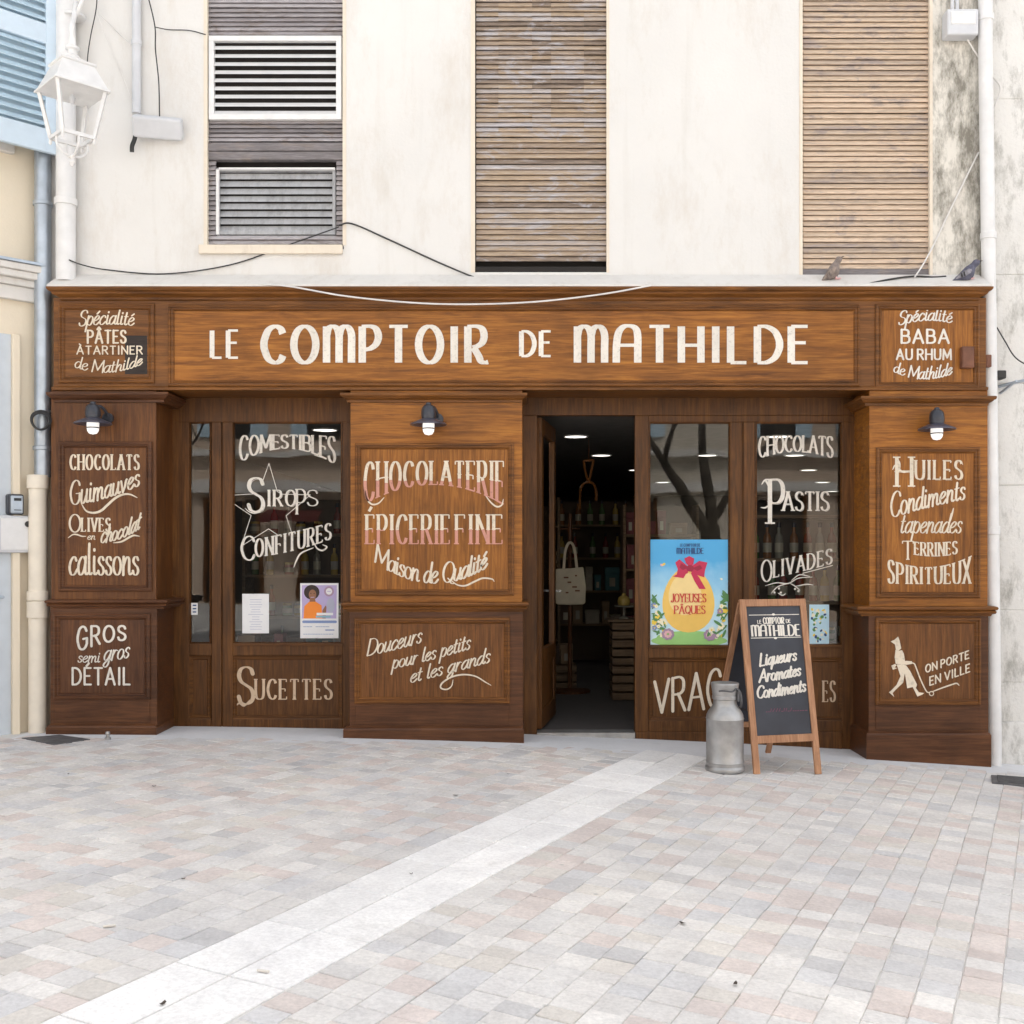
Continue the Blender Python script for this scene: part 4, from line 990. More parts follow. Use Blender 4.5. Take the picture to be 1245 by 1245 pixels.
# ---- notices and posters on the glass
PY_ = GY-.004
def sheet(px0, px1, py0, py1, mat, y=PY_, rot=0):
    bm = BM(); pbox(bm, px0, px1, py0, py1, y, y+.0015); return bm
for n_, c_ in (('p_sky', (.10,.40,.70)), ('p_pale', (.52,.74,.86)), ('p_egg', (.86,.55,.13)), ('p_egg2', (.90,.68,.30)), ('p_bow', (.55,.03,.09)), ('p_bow2', (.32,.015,.05)), ('p_red', (.60,.06,.05)), ('p_leaf', (.10,.25,.09)), ('p_grass', (.33,.60,.20)),
               ('p_cream', (.85,.80,.60)), ('p_mauve', (.38,.26,.36)), ('p_bluefl', (.20,.28,.50)), ('p_navy', (.03,.07,.2)), ('p_yel', (.85,.62,.08)), ('p_pink', (.75,.45,.45)), ('p_orange', (.85,.25,.03)), ('p_hair', (.03,.018,.015)), ('p_skin', (.28,.13,.07)), ('p_lilac', (.45,.38,.62)), ('p_grey', (.42,.43,.55)), ('p_teal', (.25,.45,.55))):
    M[n_] = flat(n_, c_, .5)
b = NB('easter_sky'); tc = b.n('ShaderNodeTexCoord'); sx_ = b.n('ShaderNodeSeparateXYZ'); b.l(tc.outputs['Generated'], sx_.inputs[0])
nn = b.noise(b.coord((1,1,1)), 6, 4); ad = b.n('ShaderNodeMath', operation='MULTIPLY_ADD', i_1=.35); b.l(nn, ad.inputs[0]); b.l(sx_.outputs['Z'], ad.inputs[2])
b.col(b.ramp(ad.outputs[0], [(.25, (.62,.80,.86)), (.7, (.40,.68,.84)), (1.15 if False else .98, (.07,.38,.70))])); M['easter_sky'] = b.set(Roughness=.45)

post = thing('easter_poster', 'blue Easter poster with a big golden egg and red bow, reading Joyeuses Pâques', 'poster', W(838, 787, PY_))
link('paper', sheet(790.5, 885, 656, 787, None), 'easter_sky', post)
T = Letters(PY_); T.base = .0006
for a, b_, rx, ry in ((838, 779, 46.5, 7.4), (838, 775, 40, 8)): T.dot(a, b_, rx, ry)
T.done(post, 'p_grass', name='grass_print')
rr = random.Random(9)
T = Letters(PY_); T.base = .0008
egg = [(837+31.5*math.sin(a)*(1-.13*math.cos(a)*-1 if False else 1-.14*math.cos(a)), 729-40*math.cos(a)) for a in [k*math.pi/16 for k in range(32)]]
T.poly(egg, 0); T.poly([(833+20*math.sin(a)*(1-.14*math.cos(a)), 722-26*math.cos(a)) for a in [k*math.pi/16 for k in range(32)]], 1)
T.done(post, ['p_egg', 'p_egg2'], name='egg_print')
T = Letters(PY_); T.base = .003
T.poly([(838,690), (826,680), (821,684), (824,692), (822,702), (836,697)]); T.poly([(838,690), (850,682), (860,684), (857,694), (856,702), (841,697)])
T.poly([(834,685), (832,679), (838,676), (844,679), (843,686), (839,690)]); T.poly([(843,694), (850,702), (858,716), (850,716), (844,706), (840,697)])
T.poly([(836,694), (831,703), (818,701), (830,694)])
T.dot(839, 691, 4.5, 4, 1); T.poly([(838,690), (828,685), (826,690), (830,693)], 1); T.poly([(841,691), (851,687), (854,691), (848,694)], 1)
T.done(post, ['p_bow', 'p_bow2'], name='bow_print')
T = Letters(PY_); T.base = .0045
for side in (-1, 1):
    for k in range(26):
        a = rr.uniform(0, 1); px = 838+side*(44-16*a*rr.random()-rr.uniform(0,8)*a); py = 722+52*a
        T.dot(px, py, rr.uniform(3, 6), rr.uniform(1, 1.8), 0, rr.uniform(-1.4, 1.4)*side)
    for k in range(15):
        a = rr.uniform(.2, 1); px = 838+side*(44-22*a*rr.random()); py = 726+48*a
        m_ = rr.choice((1,1,2,3,4)); rd = rr.uniform(1.6, 3.2)
        for q_ in range(5): T.dot(px+rd*.8*math.cos(q_*1.256), py+rd*.8*math.sin(q_*1.256), rd*.62, None, m_)
        T.dot(px, py, rd*.4, None, 4)
for px, py in ((812, 771), (863, 772)):
    for ring, m_ in ((6.5, 2), (4, 5)):
        for q_ in range(8): T.dot(px+ring*.8*math.cos(q_*.785+ring), py+ring*.7*math.sin(q_*.785+ring), ring*.42, None, m_)
T.dot(804.5, 687, 2, 1.4, 5, .5); T.dot(807, 686, 2, 1.4, 4, -.6); T.dot(877, 704, 1.6, 1.1, 1, .5)
T.done(post, ['p_leaf', 'p_cream', 'p_mauve', 'p_bluefl', 'p_yel', 'p_pink'], name='flower_print')
T = Letters(PY_); T.base = .006
T.text('LE COMPTOIR DE', 827, 851, 664.5, 661, .7, .45, gap=.4); T.text('MATHILDE', 823, 855, 673, 666.5, 1.5, .8, alpha=DECO); T.done(post, 'p_navy', name='printed_heading')
T = Letters(PY_); T.base = .006
T.text('JOYEUSES', 816, 858, 732, 722, 1.9, .8, serif=.5, gap=.22); T.text('PÂQUES', 820, 857, 746, 736.5, 1.9, .8, serif=.5, gap=.22); T.done(post, 'p_red', name='printed_greeting')

p2 = thing('event_poster', 'white bordered poster of a curly haired person in orange, low in the left window', 'poster', W(388, 776, PY_))
link('paper', sheet(365, 411.5, 709, 776, None), 'paper', p2)
T = Letters(PY_); T.base = .0006
T.poly([(367,711.5), (409.5,711.5), (409,752), (367,752)], 0)
T.dot(379, 720, 9.5, 9, 1); T.dot(380, 723, 4.6, 6.2, 2); T.poly([(377,727), (383,727), (384,733), (376,733)], 2)
T.poly([(369,752), (370,737), (376,731.5), (384,731.5), (391,736), (392,752)], 3); T.poly([(392,752), (392,742), (396,736), (397,738), (396,752)], 2)
T.dot(378, 721.5, .7, .5, 1); T.dot(382, 721.5, .7, .5, 1); T.line([(378,726.3), (382,726)], .7)
T.dot(400, 719, 6, 6.2, 4); T.dot(400, 719, 3.8, 4, 5); T.line([(398,719), (402,719)], .8); T.dot(402, 736, 5, 9, 6)
T.poly([(385,745), (405,745), (405,748), (385,748)], 5); T.poly([(384,748.5), (402,748.5), (402,751), (384,751)], 7)
T.done(p2, ['p_lilac', 'p_hair', 'p_skin', 'p_orange', 'p_mauve', 'paper', 'p_grey', 'p_teal'], name='portrait_print')
T = Letters(PY_); T.base = .0006
rr = random.Random(4)
for (a, b_, py, hh) in ((369, 408, 756, 3.2), (369, 380, 762, .7), (384, 400, 762, .7), (396, 406, 766, 1.4), (369, 405, 771, .6)):
    x_ = a
    while x_ < b_: l_ = rr.uniform(1.2, 3.2); T.line([(x_, py), (min(b_, x_+l_), py)], hh); x_ += l_+.8
T.done(p2, 'p_bluefl', name='printed_lines')
p3 = thing('paper_notice', 'plain white paper notice with faint print taped low in the left window', 'notice', W(311, 770, PY_))
link('paper', sheet(294.5, 327, 722, 770, None), 'paper', p3)
T = Letters(PY_); T.base = .0006
for py in list(range(729, 766, 3)):
    l_ = rr.uniform(8, 20); T.line([(311-l_/2, py), (311+l_/2, py)], .55)
T.done(p3, 'p_grey', name='printed_lines')
p4 = thing('window_sticker', 'small white and blue sticker on the narrow side pane', 'sticker', W(237, 747, PY_))
link('paper', sheet(232.5, 240.5, 733, 747.5, None), 'paper', p4)
T = Letters(PY_); T.base = .0006
for py in (736, 740, 744): T.line([(235, py), (238, py)], 1.6)
T.done(p4, 'p_navy', name='printed_lines')
p5 = thing('picture_leaflet', 'small floral leaflet on the right pane, half behind the easel sign', 'poster', W(999, 783, PY_))
link('paper', sheet(984, 1008, 735, 783, None), 'p_pale', p5)
T = Letters(PY_); T.base = .0006
for k in range(40): T.dot(rr.uniform(987, 1005), rr.uniform(739, 780), rr.uniform(1, 2.4), rr.uniform(.8, 2), rr.choice((0, 1, 2, 3)), rr.uniform(0, 3))
T.done(p5, ['p_leaf', 'p_cream', 'p_yel', 'p_navy'], name='flower_print')

# ================================================================== EASEL SIGN (own axes)
ex, ey = 1.475, -.80
easel = thing('easel_sign', 'wooden A frame chalkboard sign reading Liqueurs Aromates Condiments standing on the paving', 'sign', (ex, ey, 0), R(14))
EW, EH = .485, 1.135; LEAN = .22                          # width, height, how far the top leans back
def gl_(x, y_):                                        # ground height under a point in easel axes
    return gz(ex + x*math.cos(R(14)) - y_*math.sin(R(14)))
def ep(x, h_, off=0.0):                                # point on the front frame plane
    return Vector((x, LEAN*h_/EH, h_+gl_(EW/2, 0)+.0)) + Vector((0, -.98, .18))*off
bm = BM()
for x in (.022, EW-.022):
    p_ = ep(x, 0); p_.z = gl_(x, 0); q_ = ep(x, EH); d_ = (q_-p_).normalized(); beam(bm, p_, q_, .044, .022, (0, -.98, .18))
beam(bm, ep(.044, EH-.024), ep(EW-.044, EH-.024), .022, .048, (0, .18, .98)); beam(bm, ep(.044, .225), ep(EW-.044, .225), .022, .05, (0, .18, .98))
fr_ = link('front_frame', bm, 'beech', easel, bevel=.003)
bm = BM(); beam(bm, ep(EW/2, .25, -.003), ep(EW/2, EH-.048, -.003), EW-.086, .008, (0, -.98, .18)); bd = link('chalkboard', bm, 'slate', easel)
BK = .72                                               # foot of the back frame behind the front foot
def bp_(x, f_): 
    a = ep(x, EH-.02, -.025); b_ = Vector((x, BK, gl_(x, BK))); return a+(b_-a)*f_
bm = BM()
for x in (.022, EW-.022): beam(bm, bp_(x, 0), bp_(x, 1), .04, .02, (0, .9, .4))
beam(bm, bp_(.04, .8), bp_(EW-.04, .8), .02, .04, (0, -.3, .95)); beam(bm, bp_(.04, .04), bp_(EW-.04, .04), .02, .04, (0, -.3, .95))
link('back_frame', bm, 'beech', easel, bevel=.003)
bm = BM(); beam(bm, bp_(EW/2, .06), bp_(EW/2, .78), EW-.082, .006, (0, .9, .4)); link('back_board', bm, 'slate', easel)
bm = BM(); tube(bm, [ep(.05, .4, -.02), bp_(.05, .66)], .004, 6); tube(bm, [ep(EW-.05, .4, -.02), bp_(EW-.05, .66)], .004, 6); link('stay_cord', bm, 'cable', easel)
# lettering laid out on the board in units of 1/185 m: x 0..93 across, y measured down from the top
eu = EW/93.0
def emap(x, y_, l): return ep((x)*eu, EH-y_*eu*1.0, .0025+l)
T = Letters(mapf=emap); k_ = EH/eu; 
T.line([(12,20), (82,20)], .9); T.line([(12,49), (82,49)], .9); T.dot(46, 19.6, 2.2, 1.4); T.dot(46, 49.6, 2.2, 1.4)
T.text('LE', 23, 28, 31, 26.5, 1.3, .8, alpha=DECO, rnd=False); T.text('COMPTOIR', 31, 60, 31.5, 23.5, 2.0, .9, alpha=DECO, rnd=False); T.text('DE', 63, 69, 30.5, 26, 1.3, .8, alpha=DECO, rnd=False)
T.text('MATHILDE', 14, 81, 47, 33, 3.6, 1.5, alpha=DECO, rnd=False)
T.text('Liqueurs', 22, 73, [84,81,78], [69,66,63], 3.6, 1.9, **script); T.text('Aromates', 19, 77, [104,101,97], [89,86,82], 3.6, 1.9, **script); T.text('Condiments', 14, 82, [124,121,117], [109,106,102], 3.7, 1.9, **script)
T.done(bd, 'paintw', 'white chalkboard lettering')
M['dimrose'] = flat('faded_rose', (.16,.05,.09))
T = Letters(mapf=emap); rr = random.Random(8)
x_ = 24
while x_ < 80:
    l_ = rr.uniform(1.2, 3); T.line([(x_, 141), (x_+l_, 137.5 if rr.random() < .5 else 141)], 1.0); x_ += l_+1.6
T.done(bd, 'dimrose', 'faint rose line near the foot of the board')

# ================================================================== MILK CHURN
cx_, cy_ = 1.30, -.735
churn = thing('milk_churn', 'old dull aluminium milk churn standing on the paving left of the easel sign', 'milk churn', (cx_, cy_, gz(cx_)), 0, local=True)
bm = BM(); lathe(bm, [(.118, 0), (.127, .006), (.130, .018), (.127, .032), (.121, .04), (.121, .06), (.124, .064), (.121, .07), (.121, .34), (.1235, .345), (.121, .352), (.119, .368), (.108, .392), (.088, .418), (.078, .436), (.076, .45), (.074, .50)], n=48); link('body', bm, 'alu', churn, smooth=35)
bm = BM(); lathe(bm, [(.078, .47), (.083, .474), (.083, .492), (.080, .496), (.084, .53), (.089, .556), (.092, .572), (.088, .578), (.04, .572), (.0, .57)], n=40, cap=False); link('lid', bm, 'alu', churn, smooth=35)
bm = BM(); tube(bm, spline([(.066, -.05, .545), (.088, -.055, .52), (.098, -.05, .47), (.10, -.03, .43), (.092, .0, .41)], 6), .0075, 8); tube(bm, spline([(-.05, -.066, .53), (-.02, -.098, .535), (.03, -.097, .53), (.06, -.066, .545)], 6), .005, 8); link('handle', bm, 'iron', churn, smooth=True)
bm = BM(); box(bm, .07, .085, -.06, -.03, .46, .53); link('clasp', bm, 'iron', churn, bevel=.004)

# ================================================================== PIGEONS
def pigeon(lab, tail, head, y, cols, group):
    a, h_ = W(*tail, y), W(*head, y); L_ = (h_-a).length; dx = (h_-a)
    base = thing('pigeon', lab, 'pigeon', (a+h_)/2, 0, group, local=True); o0 = base.location
    ang = math.atan2(dx.z, dx.x); ca, sa = math.cos(ang), math.sin(ang)
    def P(s_, u, v): return Vector((s_*L_*ca - u*L_*sa - L_/2*ca, v*L_, s_*L_*sa + u*L_*ca - L_/2*sa))
    # spine: (s along, u offset across, half height, half width)
    sp = [(0,.06,.012,.05), (.08,.05,.018,.055), (.2,.02,.05,.065), (.32,-.02,.10,.11), (.45,-.04,.15,.15), (.58,-.03,.165,.16), (.68,.0,.145,.135), (.77,.04,.10,.092), (.84,.065,.076,.07), (.90,.085,.088,.082), (.96,.09,.088,.082), (1.01,.085,.066,.062), (1.045,.078,.03,.03)]
    bm = BM(); rings = []
    for s_, u, hh, hw in sp: rings.append([bm.verts.new(P(s_, u+1.22*hh*math.sin(k*math.pi/7), 1.2*hw*math.cos(k*math.pi/7))) for k in range(14)])
    for r0, r1 in zip(rings, rings[1:]):
        for k in range(14): bm.faces.new((r0[k], r0[(k+1)%14], r1[(k+1)%14], r1[k]))
    bm.faces.new(rings[0][::-1]); bm.faces.new(rings[-1])
    b_ = link('body', bm, cols[0], base, smooth=True); md = b_.modifiers.new('sub', 'SUBSURF'); md.levels = md.render_levels = 1
    for sd in (-1, 1):
        bm = BM(); pts = [(.12,.05,.075), (.25,.09,.12), (.42,.10,.165), (.58,.07,.17), (.64,.0,.165), (.55,-.06,.172), (.38,-.05,.15), (.22,.01,.10)]
        f0 = [bm.verts.new(P(s_, u, sd*(1.2*v+.004))) for s_, u, v in pts]; f1 = [bm.verts.new(P(s_, u, sd*(1.2*v-.03))) for s_, u, v in pts]
        bm.faces.new(f0); bm.faces.new(f1[::-1])
        for k in range(8): bm.faces.new((f0[k], f0[(k+1)%8], f1[(k+1)%8], f1[k]))
        wg = link('wing', bm, cols[1], base, bevel=.006)
        for ss in (.27, .36):
            bm = BM(); beam(bm, P(ss, -.03, sd*.185), P(ss+.05, .09, sd*.185), .03*L_, .04*L_, (0,1,0)); link('wing_bar', bm, cols[2], wg)
    bm = BM(); tube(bm, [P(1.03,.075,0), P(1.13,.03,0)], .01, 8, rs=[.018*L_*1.4, .006*L_]); link('beak', bm, 'cable', base)
    for sd in (-1, 1):
        bm = BM(); c_ = P(.965,.115,sd*.094); lathe(bm, [(.0,-.012*L_), (.012*L_,0), (.0,.012*L_)], c_.x, c_.y, c_.z, 8, False); link('eye', bm, 'rust', base)
        bm = BM(); top_ = P(.47,-.16,sd*.06); zf = Z(348,-.085)+.016 + (y+.078)*.62; ft = Vector((top_.x+.012, top_.y, zf-o0.z+.002))
        tube(bm, [top_, ft], .005, 6); tube(bm, [ft, ft+Vector((.03,0,.003))], .003, 6); tube(bm, [ft, ft+Vector((.02,.014,.003))], .003, 6); tube(bm, [ft, ft+Vector((.02,-.014,.003))], .003, 6); link('leg', bm, 'p_pink', base)
M['pig_brown'] = plain('brown_grey_feathers', (.22,.18,.16), .8, var=.35, scale=40); M['pig_brown2'] = plain('brown_wing_feathers', (.27,.22,.19), .8, var=.3, scale=40); M['pig_grey'] = plain('slate_feathers', (.10,.10,.14), .7, var=.35, scale=40); M['pig_grey2'] = plain('grey_wing_feathers', (.26,.25,.28), .7, var=.3, scale=40)
pigeon('brownish grey pigeon on the cornice below the right shutter', (998, 346), (1024, 316), .02, ('pig_brown', 'pig_brown2', 'pig_brown'), 'pigeons on the shopfront cornice')
pigeon('dark slate pigeon with barred wings on the cornice by the white downpipe', (1157, 345), (1191, 321), .02, ('pig_grey', 'pig_grey2', 'cable'), 'pigeons on the shopfront cornice')

# ================================================================== SMALL THINGS ON THE GROUND
def gpt(px, py):
    x = y_ = 0; z = 0
    for _ in range(12):
        d_ = (ZC-z)*F/(py-HY); x = (px-HX)/F*d_; y_ = d_-D; z = gz(x)
    return Vector((x, y_, z))
def plate(name, lab, cat, corners, mat, th=.012, ribs=0):
    bm = BM(); pts = [gpt(*c_) for c_ in corners]
    lo_ = [bm.verts.new(p-Vector((0,0,.02))) for p in pts]; hi = [bm.verts.new(p+Vector((0,0,th))) for p in pts]
    bm.faces.new(hi); bm.faces.new(lo_[::-1])
    for k in range(4): bm.faces.new((lo_[k], lo_[(k+1)%4], hi[(k+1)%4], hi[k]))
    t = thing(name, lab, cat, sum(pts, Vector())/4); link('plate', bm, mat, t, bevel=.003)
    if ribs:
        bm = BM(); up = Vector((0,0,th+.004))
        for k in range(1, ribs): 
            f_ = k/ribs; beam(bm, pts[0].lerp(pts[1], f_).lerp(pts[3].lerp(pts[2], f_), .08)+up, pts[0].lerp(pts[1], f_).lerp(pts[3].lerp(pts[2], f_), .92)+up, .012, .006)
        link('rib', bm, mat, t)
plate('access_cover', 'dark grey iron access cover at the foot of the left pilaster', 'cover', [(26,898), (66,906), (110,899.5), (72,894)], 'iron', .006)
plate('drain_grate', 'dark ribbed iron drain grate at the right edge of the paving', 'grate', [(1205,944), (1206,953), (1300,962), (1298,951)], 'iron', .012, 9)
t = thing('ground_tap', 'small metal peg in the paving before the left pilaster', 'peg', gpt(131, 899), 0, local=True)
bm = BM(); lathe(bm, [(.022, 0), (.022, .012), (.012, .016), (.012, .035), (.017, .04), (.014, .055), (.0, .058)], n=14, cap=False); link('stem', bm, 'alu', t, smooth=True)
rr = random.Random(21)
M['leaf'] = plain('dry_leaf', (.07,.055,.045), .9, var=.3, scale=60); M['butt'] = plain('pale_butt', (.68,.64,.58), .9)
lf = None
for (px, py, sz, lab) in ((187,957,.055,'dark dry leaf left on the paving below the left window'), (554,968,.06,'dark curled leaf on the paving before the middle pilaster'), (83,942,.03,'tiny dark leaf on the paving at far left'), (223,1070,.035,'small dark leaf in the middle of the left paving'), (198,1222,.05,'brown leaf on the pale stone band near the front'),
                          (830,1124,.06,'dark flattened leaf on the pavers at front right'), (894,1198,.045,'small brown leaf at front right centre'), (500,1064,.03,'tiny leaf at the right edge of the pale stone band'), (618,942,.03,'tiny dark leaf on paving before the doorway')):
    p_ = gpt(px, py); bm = BM(); n_ = 8
    top = [bm.verts.new((sz*(.5*math.cos(k*math.pi/4))*(1.0 if k%2 else .8), sz*.28*math.sin(k*math.pi/4)*(1 if k%2 else .8), .004+.012*abs(math.cos(k*math.pi/4))*rr.random())) for k in range(8)]
    c_ = bm.verts.new((0,0,.006)); bt = bm.verts.new((0,0,.002))
    for k in range(8): bm.faces.new((c_, top[k], top[(k+1)%8])); bm.faces.new((bt, top[(k+1)%8], top[k]))
    o = link('fallen_leaf', bm, 'leaf', smooth=True); o.scale = (.6, .6, .6); o.location = p_+Vector((0,0,.003)); o.rotation_euler = (0,0,rr.uniform(0,6)); props(o, lab, 'leaf', 'scattered fallen leaves')
for px, py, lab in ((320,1183,'pale cigarette end on the pale stone band'), (133,1128,'pale cigarette end on the left paving')):
    p_ = gpt(px, py); bm = BM(); d_ = Vector((.02,.006*rr.choice((-1,1)),0)); tube(bm, [p_-d_+Vector((0,0,.007)), p_+d_+Vector((0,0,.007))], .0045, 8); props(link('cigarette_end', bm, 'butt', smooth=True), lab, 'litter', 'cigarette ends')

# ================================================================== INSIDE THE SHOP
cl0 = thing('ceiling_light', 'round recessed ceiling light shining inside the shop', 'lamp', (0,0,2.49), 0, 'recessed lights in the shop ceiling', local=True)
bm = BM(); lathe(bm, [(.0,-.006), (.105,-.006), (.108,-.002)], n=28, cap=False); link('diffuser', bm, 'down', cl0)
bm = BM(); lathe(bm, [(.105,-.004), (.112,-.012), (.125,-.006), (.125,0)], n=28, cap=False); link('rim', bm, 'white_metal', cl0)
first = True
CLZ = 2.49
for px, py in ((700,530), (731,553), (774,571), (806,586), (948,530), (966,553), (983,571), (1000,586), (1012,597), (395,522), (600,545), (500,530), (860,553), (1060,530)):
    d_ = (CLZ-ZC)*F/(HY-py); o = cl0 if first else copy_tree(cl0); first = False
    o.location = ((px-HX)/F*d_, d_-D, CLZ)
def shelf(name, lab, x0, x1, y0, y1, levels, h_, mat='crate'):
    t = thing(name, lab, 'shelf', ((x0+x1)/2, (y0+y1)/2, FLZ))
    for x in (x0, x1-.03):
        bm = BM(); box(bm, x, x+.03, y0, y1, FLZ, h_); link('side_panel', bm, mat, t, bevel=.003)
    for z in levels:
        bm = BM(); box(bm, x0+.03, x1-.03, y0, y1, z-.025, z); link('board', bm, mat, t, bevel=.003)
    bm = BM(); box(bm, x0+.03, x1-.03, y1-.015, y1-.002, FLZ+.05, h_-.01); link('back_panel', bm, 'inwall', t)
    return t
for n_, c_ in (('b_green', (.05,.10,.03)), ('b_amber', (.16,.06,.015)), ('b_clear', (.16,.15,.12)), ('b_red', (.14,.02,.015)), ('b_yellow', (.30,.21,.05)), ('b_label', (.30,.27,.21)), ('b_dark', (.03,.03,.04))): M[n_] = plain(n_, c_, .25, var=.1)
proto = {}
def bottle(x, y, z, mat, lab, grp, kind='bottle'):
    key = (kind, mat)
    if key not in proto:
        t = thing('bottle' if kind == 'bottle' else 'jar', lab, kind, (x, y, z), 0, grp, local=True)
        if kind == 'bottle':
            bm = BM(); lathe(bm, [(.034,0), (.036,.01), (.036,.16), (.03,.19), (.014,.215), (.013,.27), (.015,.275)], n=16); link('glass_body', bm, mat, t, smooth=35)
            bm = BM(); lathe(bm, [(.0365,.05), (.0365,.13)], n=16, cap=False); link('paper_label', bm, 'b_label', t)
            bm = BM(); lathe(bm, [(.0155,.26), (.0155,.30), (.0,.302)], n=12, cap=False); link('stopper', bm, 'b_dark', t)
        else:
            bm = BM(); lathe(bm, [(.044,0), (.047,.01), (.047,.085), (.04,.10)], n=16); link('glass_body', bm, mat, t, smooth=35)
            bm = BM(); lathe(bm, [(.0475,.025), (.0475,.07)], n=16, cap=False); link('paper_label', bm, 'b_label', t)
            bm = BM(); lathe(bm, [(.042,.098), (.042,.12), (.0,.121)], n=16, cap=False); link('lid', bm, 'b_yellow' if mat != 'b_yellow' else 'b_dark', t)
        proto[key] = t; return t
    o = copy_tree(proto[key]); o.location = (x, y, z); o['label'] = lab; o['group'] = grp; return o
M['k_kraft'] = plain('kraft_card', (.20,.13,.075), .8); M['k_cream'] = plain('cream_card', (.30,.26,.20), .7); M['k_wine'] = plain('wine_card', (.13,.02,.025), .6); M['k_teal'] = plain('teal_card', (.03,.10,.11), .6); M['k_dark'] = plain('brown_card', (.06,.035,.022), .7)
KN = {'k_kraft': 'kraft brown', 'k_cream': 'cream', 'k_wine': 'wine red', 'k_teal': 'teal', 'k_dark': 'dark brown'}
def package(x, y, z, sx, sy, sz, mat, where):
    t = thing('gift_box', f'{KN[mat]} gift box {where}', 'box', (x, y, z), 0, f'{KN[mat]} gift boxes {where}', local=True)
    bm = BM(); box(bm, -sx/2, sx/2, -sy/2, sy/2, 0, sz*.72); link('base', bm, mat, t, bevel=.003)
    bm = BM(); box(bm, -sx/2-.003, sx/2+.003, -sy/2-.003, sy/2+.003, sz*.72, sz); link('lid', bm, mat, t, bevel=.003)
    bm = BM(); box(bm, -sx*.2, sx*.2, -sy/2-.004, -sy/2-.001, sz*.18, sz*.55); link('paper_label', bm, 'b_label', t)
def stock(x0, x1, y, z, where, seed, top=.3):
    r_ = random.Random(seed); x = x0
    while x < x1-.06:
        sx, sz = r_.uniform(.07, .2), r_.uniform(.08, top); sx = min(sx, x1-x)
        package(x+sx/2, y+r_.uniform(-.03,.03), z, sx*.92, r_.uniform(.1,.18), sz, r_.choice(list(KN)), where); x += sx+r_.uniform(.005,.05)
CN = {'b_green': 'green glass', 'b_amber': 'amber', 'b_clear': 'clear', 'b_red': 'red', 'b_yellow': 'yellow'}
rr = random.Random(14)
shelf('shelf_unit', 'wooden shelf unit of bottles seen through the Chocolats and Olivades pane', 1.86, 2.86, 1.15, 1.45, (.28, .62, .96, 1.32, 1.68), 1.72)
for lv, z in enumerate((.28, .62, .96, 1.32)):
    x = 1.93
    while x < 2.8:
        m_ = rr.choice(list(CN)); k_ = 'bottle' if rr.random() < .62 else 'jar'
        bottle(x, 1.26+rr.uniform(-.04,.04), z, m_, f'{CN[m_]} {k_} on the shelf unit behind the right window pane', f'{CN[m_]} {k_}s on the shelf unit behind the right pane', k_); x += rr.uniform(.085, .14)
shelf('shelf_unit', 'dark shelf unit at the back left of the shop seen through the Sirops pane', -2.75, -1.55, 2.6, 2.95, (.35, .75, 1.15, 1.55), 1.9)
for z in (.35, .75, 1.15, 1.55):
    x = -2.66
    while x < -1.6:
        m_ = rr.choice(list(CN)); k_ = 'bottle' if rr.random() < .4 else 'jar'
        bottle(x, 2.75, z, m_, f'{CN[m_]} {k_} on the back shelf behind the left window', f'{CN[m_]} {k_}s on the back shelf behind the left window', k_); x += rr.uniform(.11, .2)
shelf('shelf_unit', 'tall dark shelf unit deep inside the shop beyond the doorway', .35, 1.35, 5.2, 5.5, (.5, .9, 1.3, 1.7), 2.0)
for z in (.5, .9): stock(.40, 1.3, 5.33, z, 'on the shelf deep beyond the doorway', int(z*10))
for z in (1.3, 1.7):
    x = .43
    while x < 1.3:
        m_ = rr.choice(list(CN)); bottle(x, 5.33, z, m_, f'{CN[m_]} bottle deep in the shop beyond the doorway', f'{CN[m_]} bottles deep in the shop'); x += rr.uniform(.12, .22)
def crate(x0, x1, y0, y1, z0, h_, lab, grp):
    t = thing('wooden_crate', lab, 'crate', ((x0+x1)/2, (y0+y1)/2, z0), 0, grp)
    for (a, b_, c_, d_) in ((x0, x1, y0, y0+.012), (x0, x1, y1-.012, y1), (x0, x0+.012, y0+.012, y1-.012), (x1-.012, x1, y0+.012, y1-.012)):
        bm = BM()
        for k in range(3): box(bm, a, b_, c_, d_, z0+.01+k*h_/3, z0+(k+1)*h_/3-.008)
        link('slatted_side', bm, 'crate', t, bevel=.002)
    bm = BM(); box(bm, x0+.012, x1-.012, y0+.012, y1-.012, z0+.005, z0+.018); link('bottom', bm, 'crate', t)
for k, nm in enumerate(('lowest', 'middle', 'topmost')): crate(.80, 1.25, 2.2, 2.55, FLZ+k*.245, .24, f'{nm} wooden crate of the stack inside the doorway', 'stacked crates inside the doorway')
crate(.20, .50, 2.9, 3.2, FLZ, .26, 'single wooden crate on the floor at the left inside the doorway', None)
t = thing('cake_stand', 'pale cake stand with a glass bell on top of the crate stack', 'stand', (.92, 2.36, FLZ+.735), 0, local=True)
bm = BM(); box(bm, -.16, .34, -.18, .18, 0, .02); link('tray', bm, 'crate', t)
bm = BM(); lathe(bm, [(.05,.02), (.05,.03), (.012,.05), (.012,.12), (.09,.13), (.095,.145)], n=20); link('stand', bm, 'b_clear', t, smooth=True)
bm = BM(); lathe(bm, [(.05,.146), (.062,.18), (.05,.22), (.02,.24), (.015,.26)], n=16); link('sweet_jar', bm, 'b_yellow', t, smooth=True)
bottle(1.06, 2.30, FLZ+.755, 'b_clear', 'clear bottle on the crate stack beside the cake stand', 'clear bottles on the crates')
shelf('shelf_unit', 'low shelf unit packed with gift boxes left of the hanging tote bag', .16, .36, 3.6, 4.3, (.45, .85, 1.25, 1.65), 1.95)
for z in (.45, .85, 1.25, 1.65): stock(.19, .34, 3.8, z, 'on the shelf left of the tote bag', int(z*100)); stock(.19, .34, 4.05, z, 'at the back of the shelf left of the tote bag', int(z*100)+1)
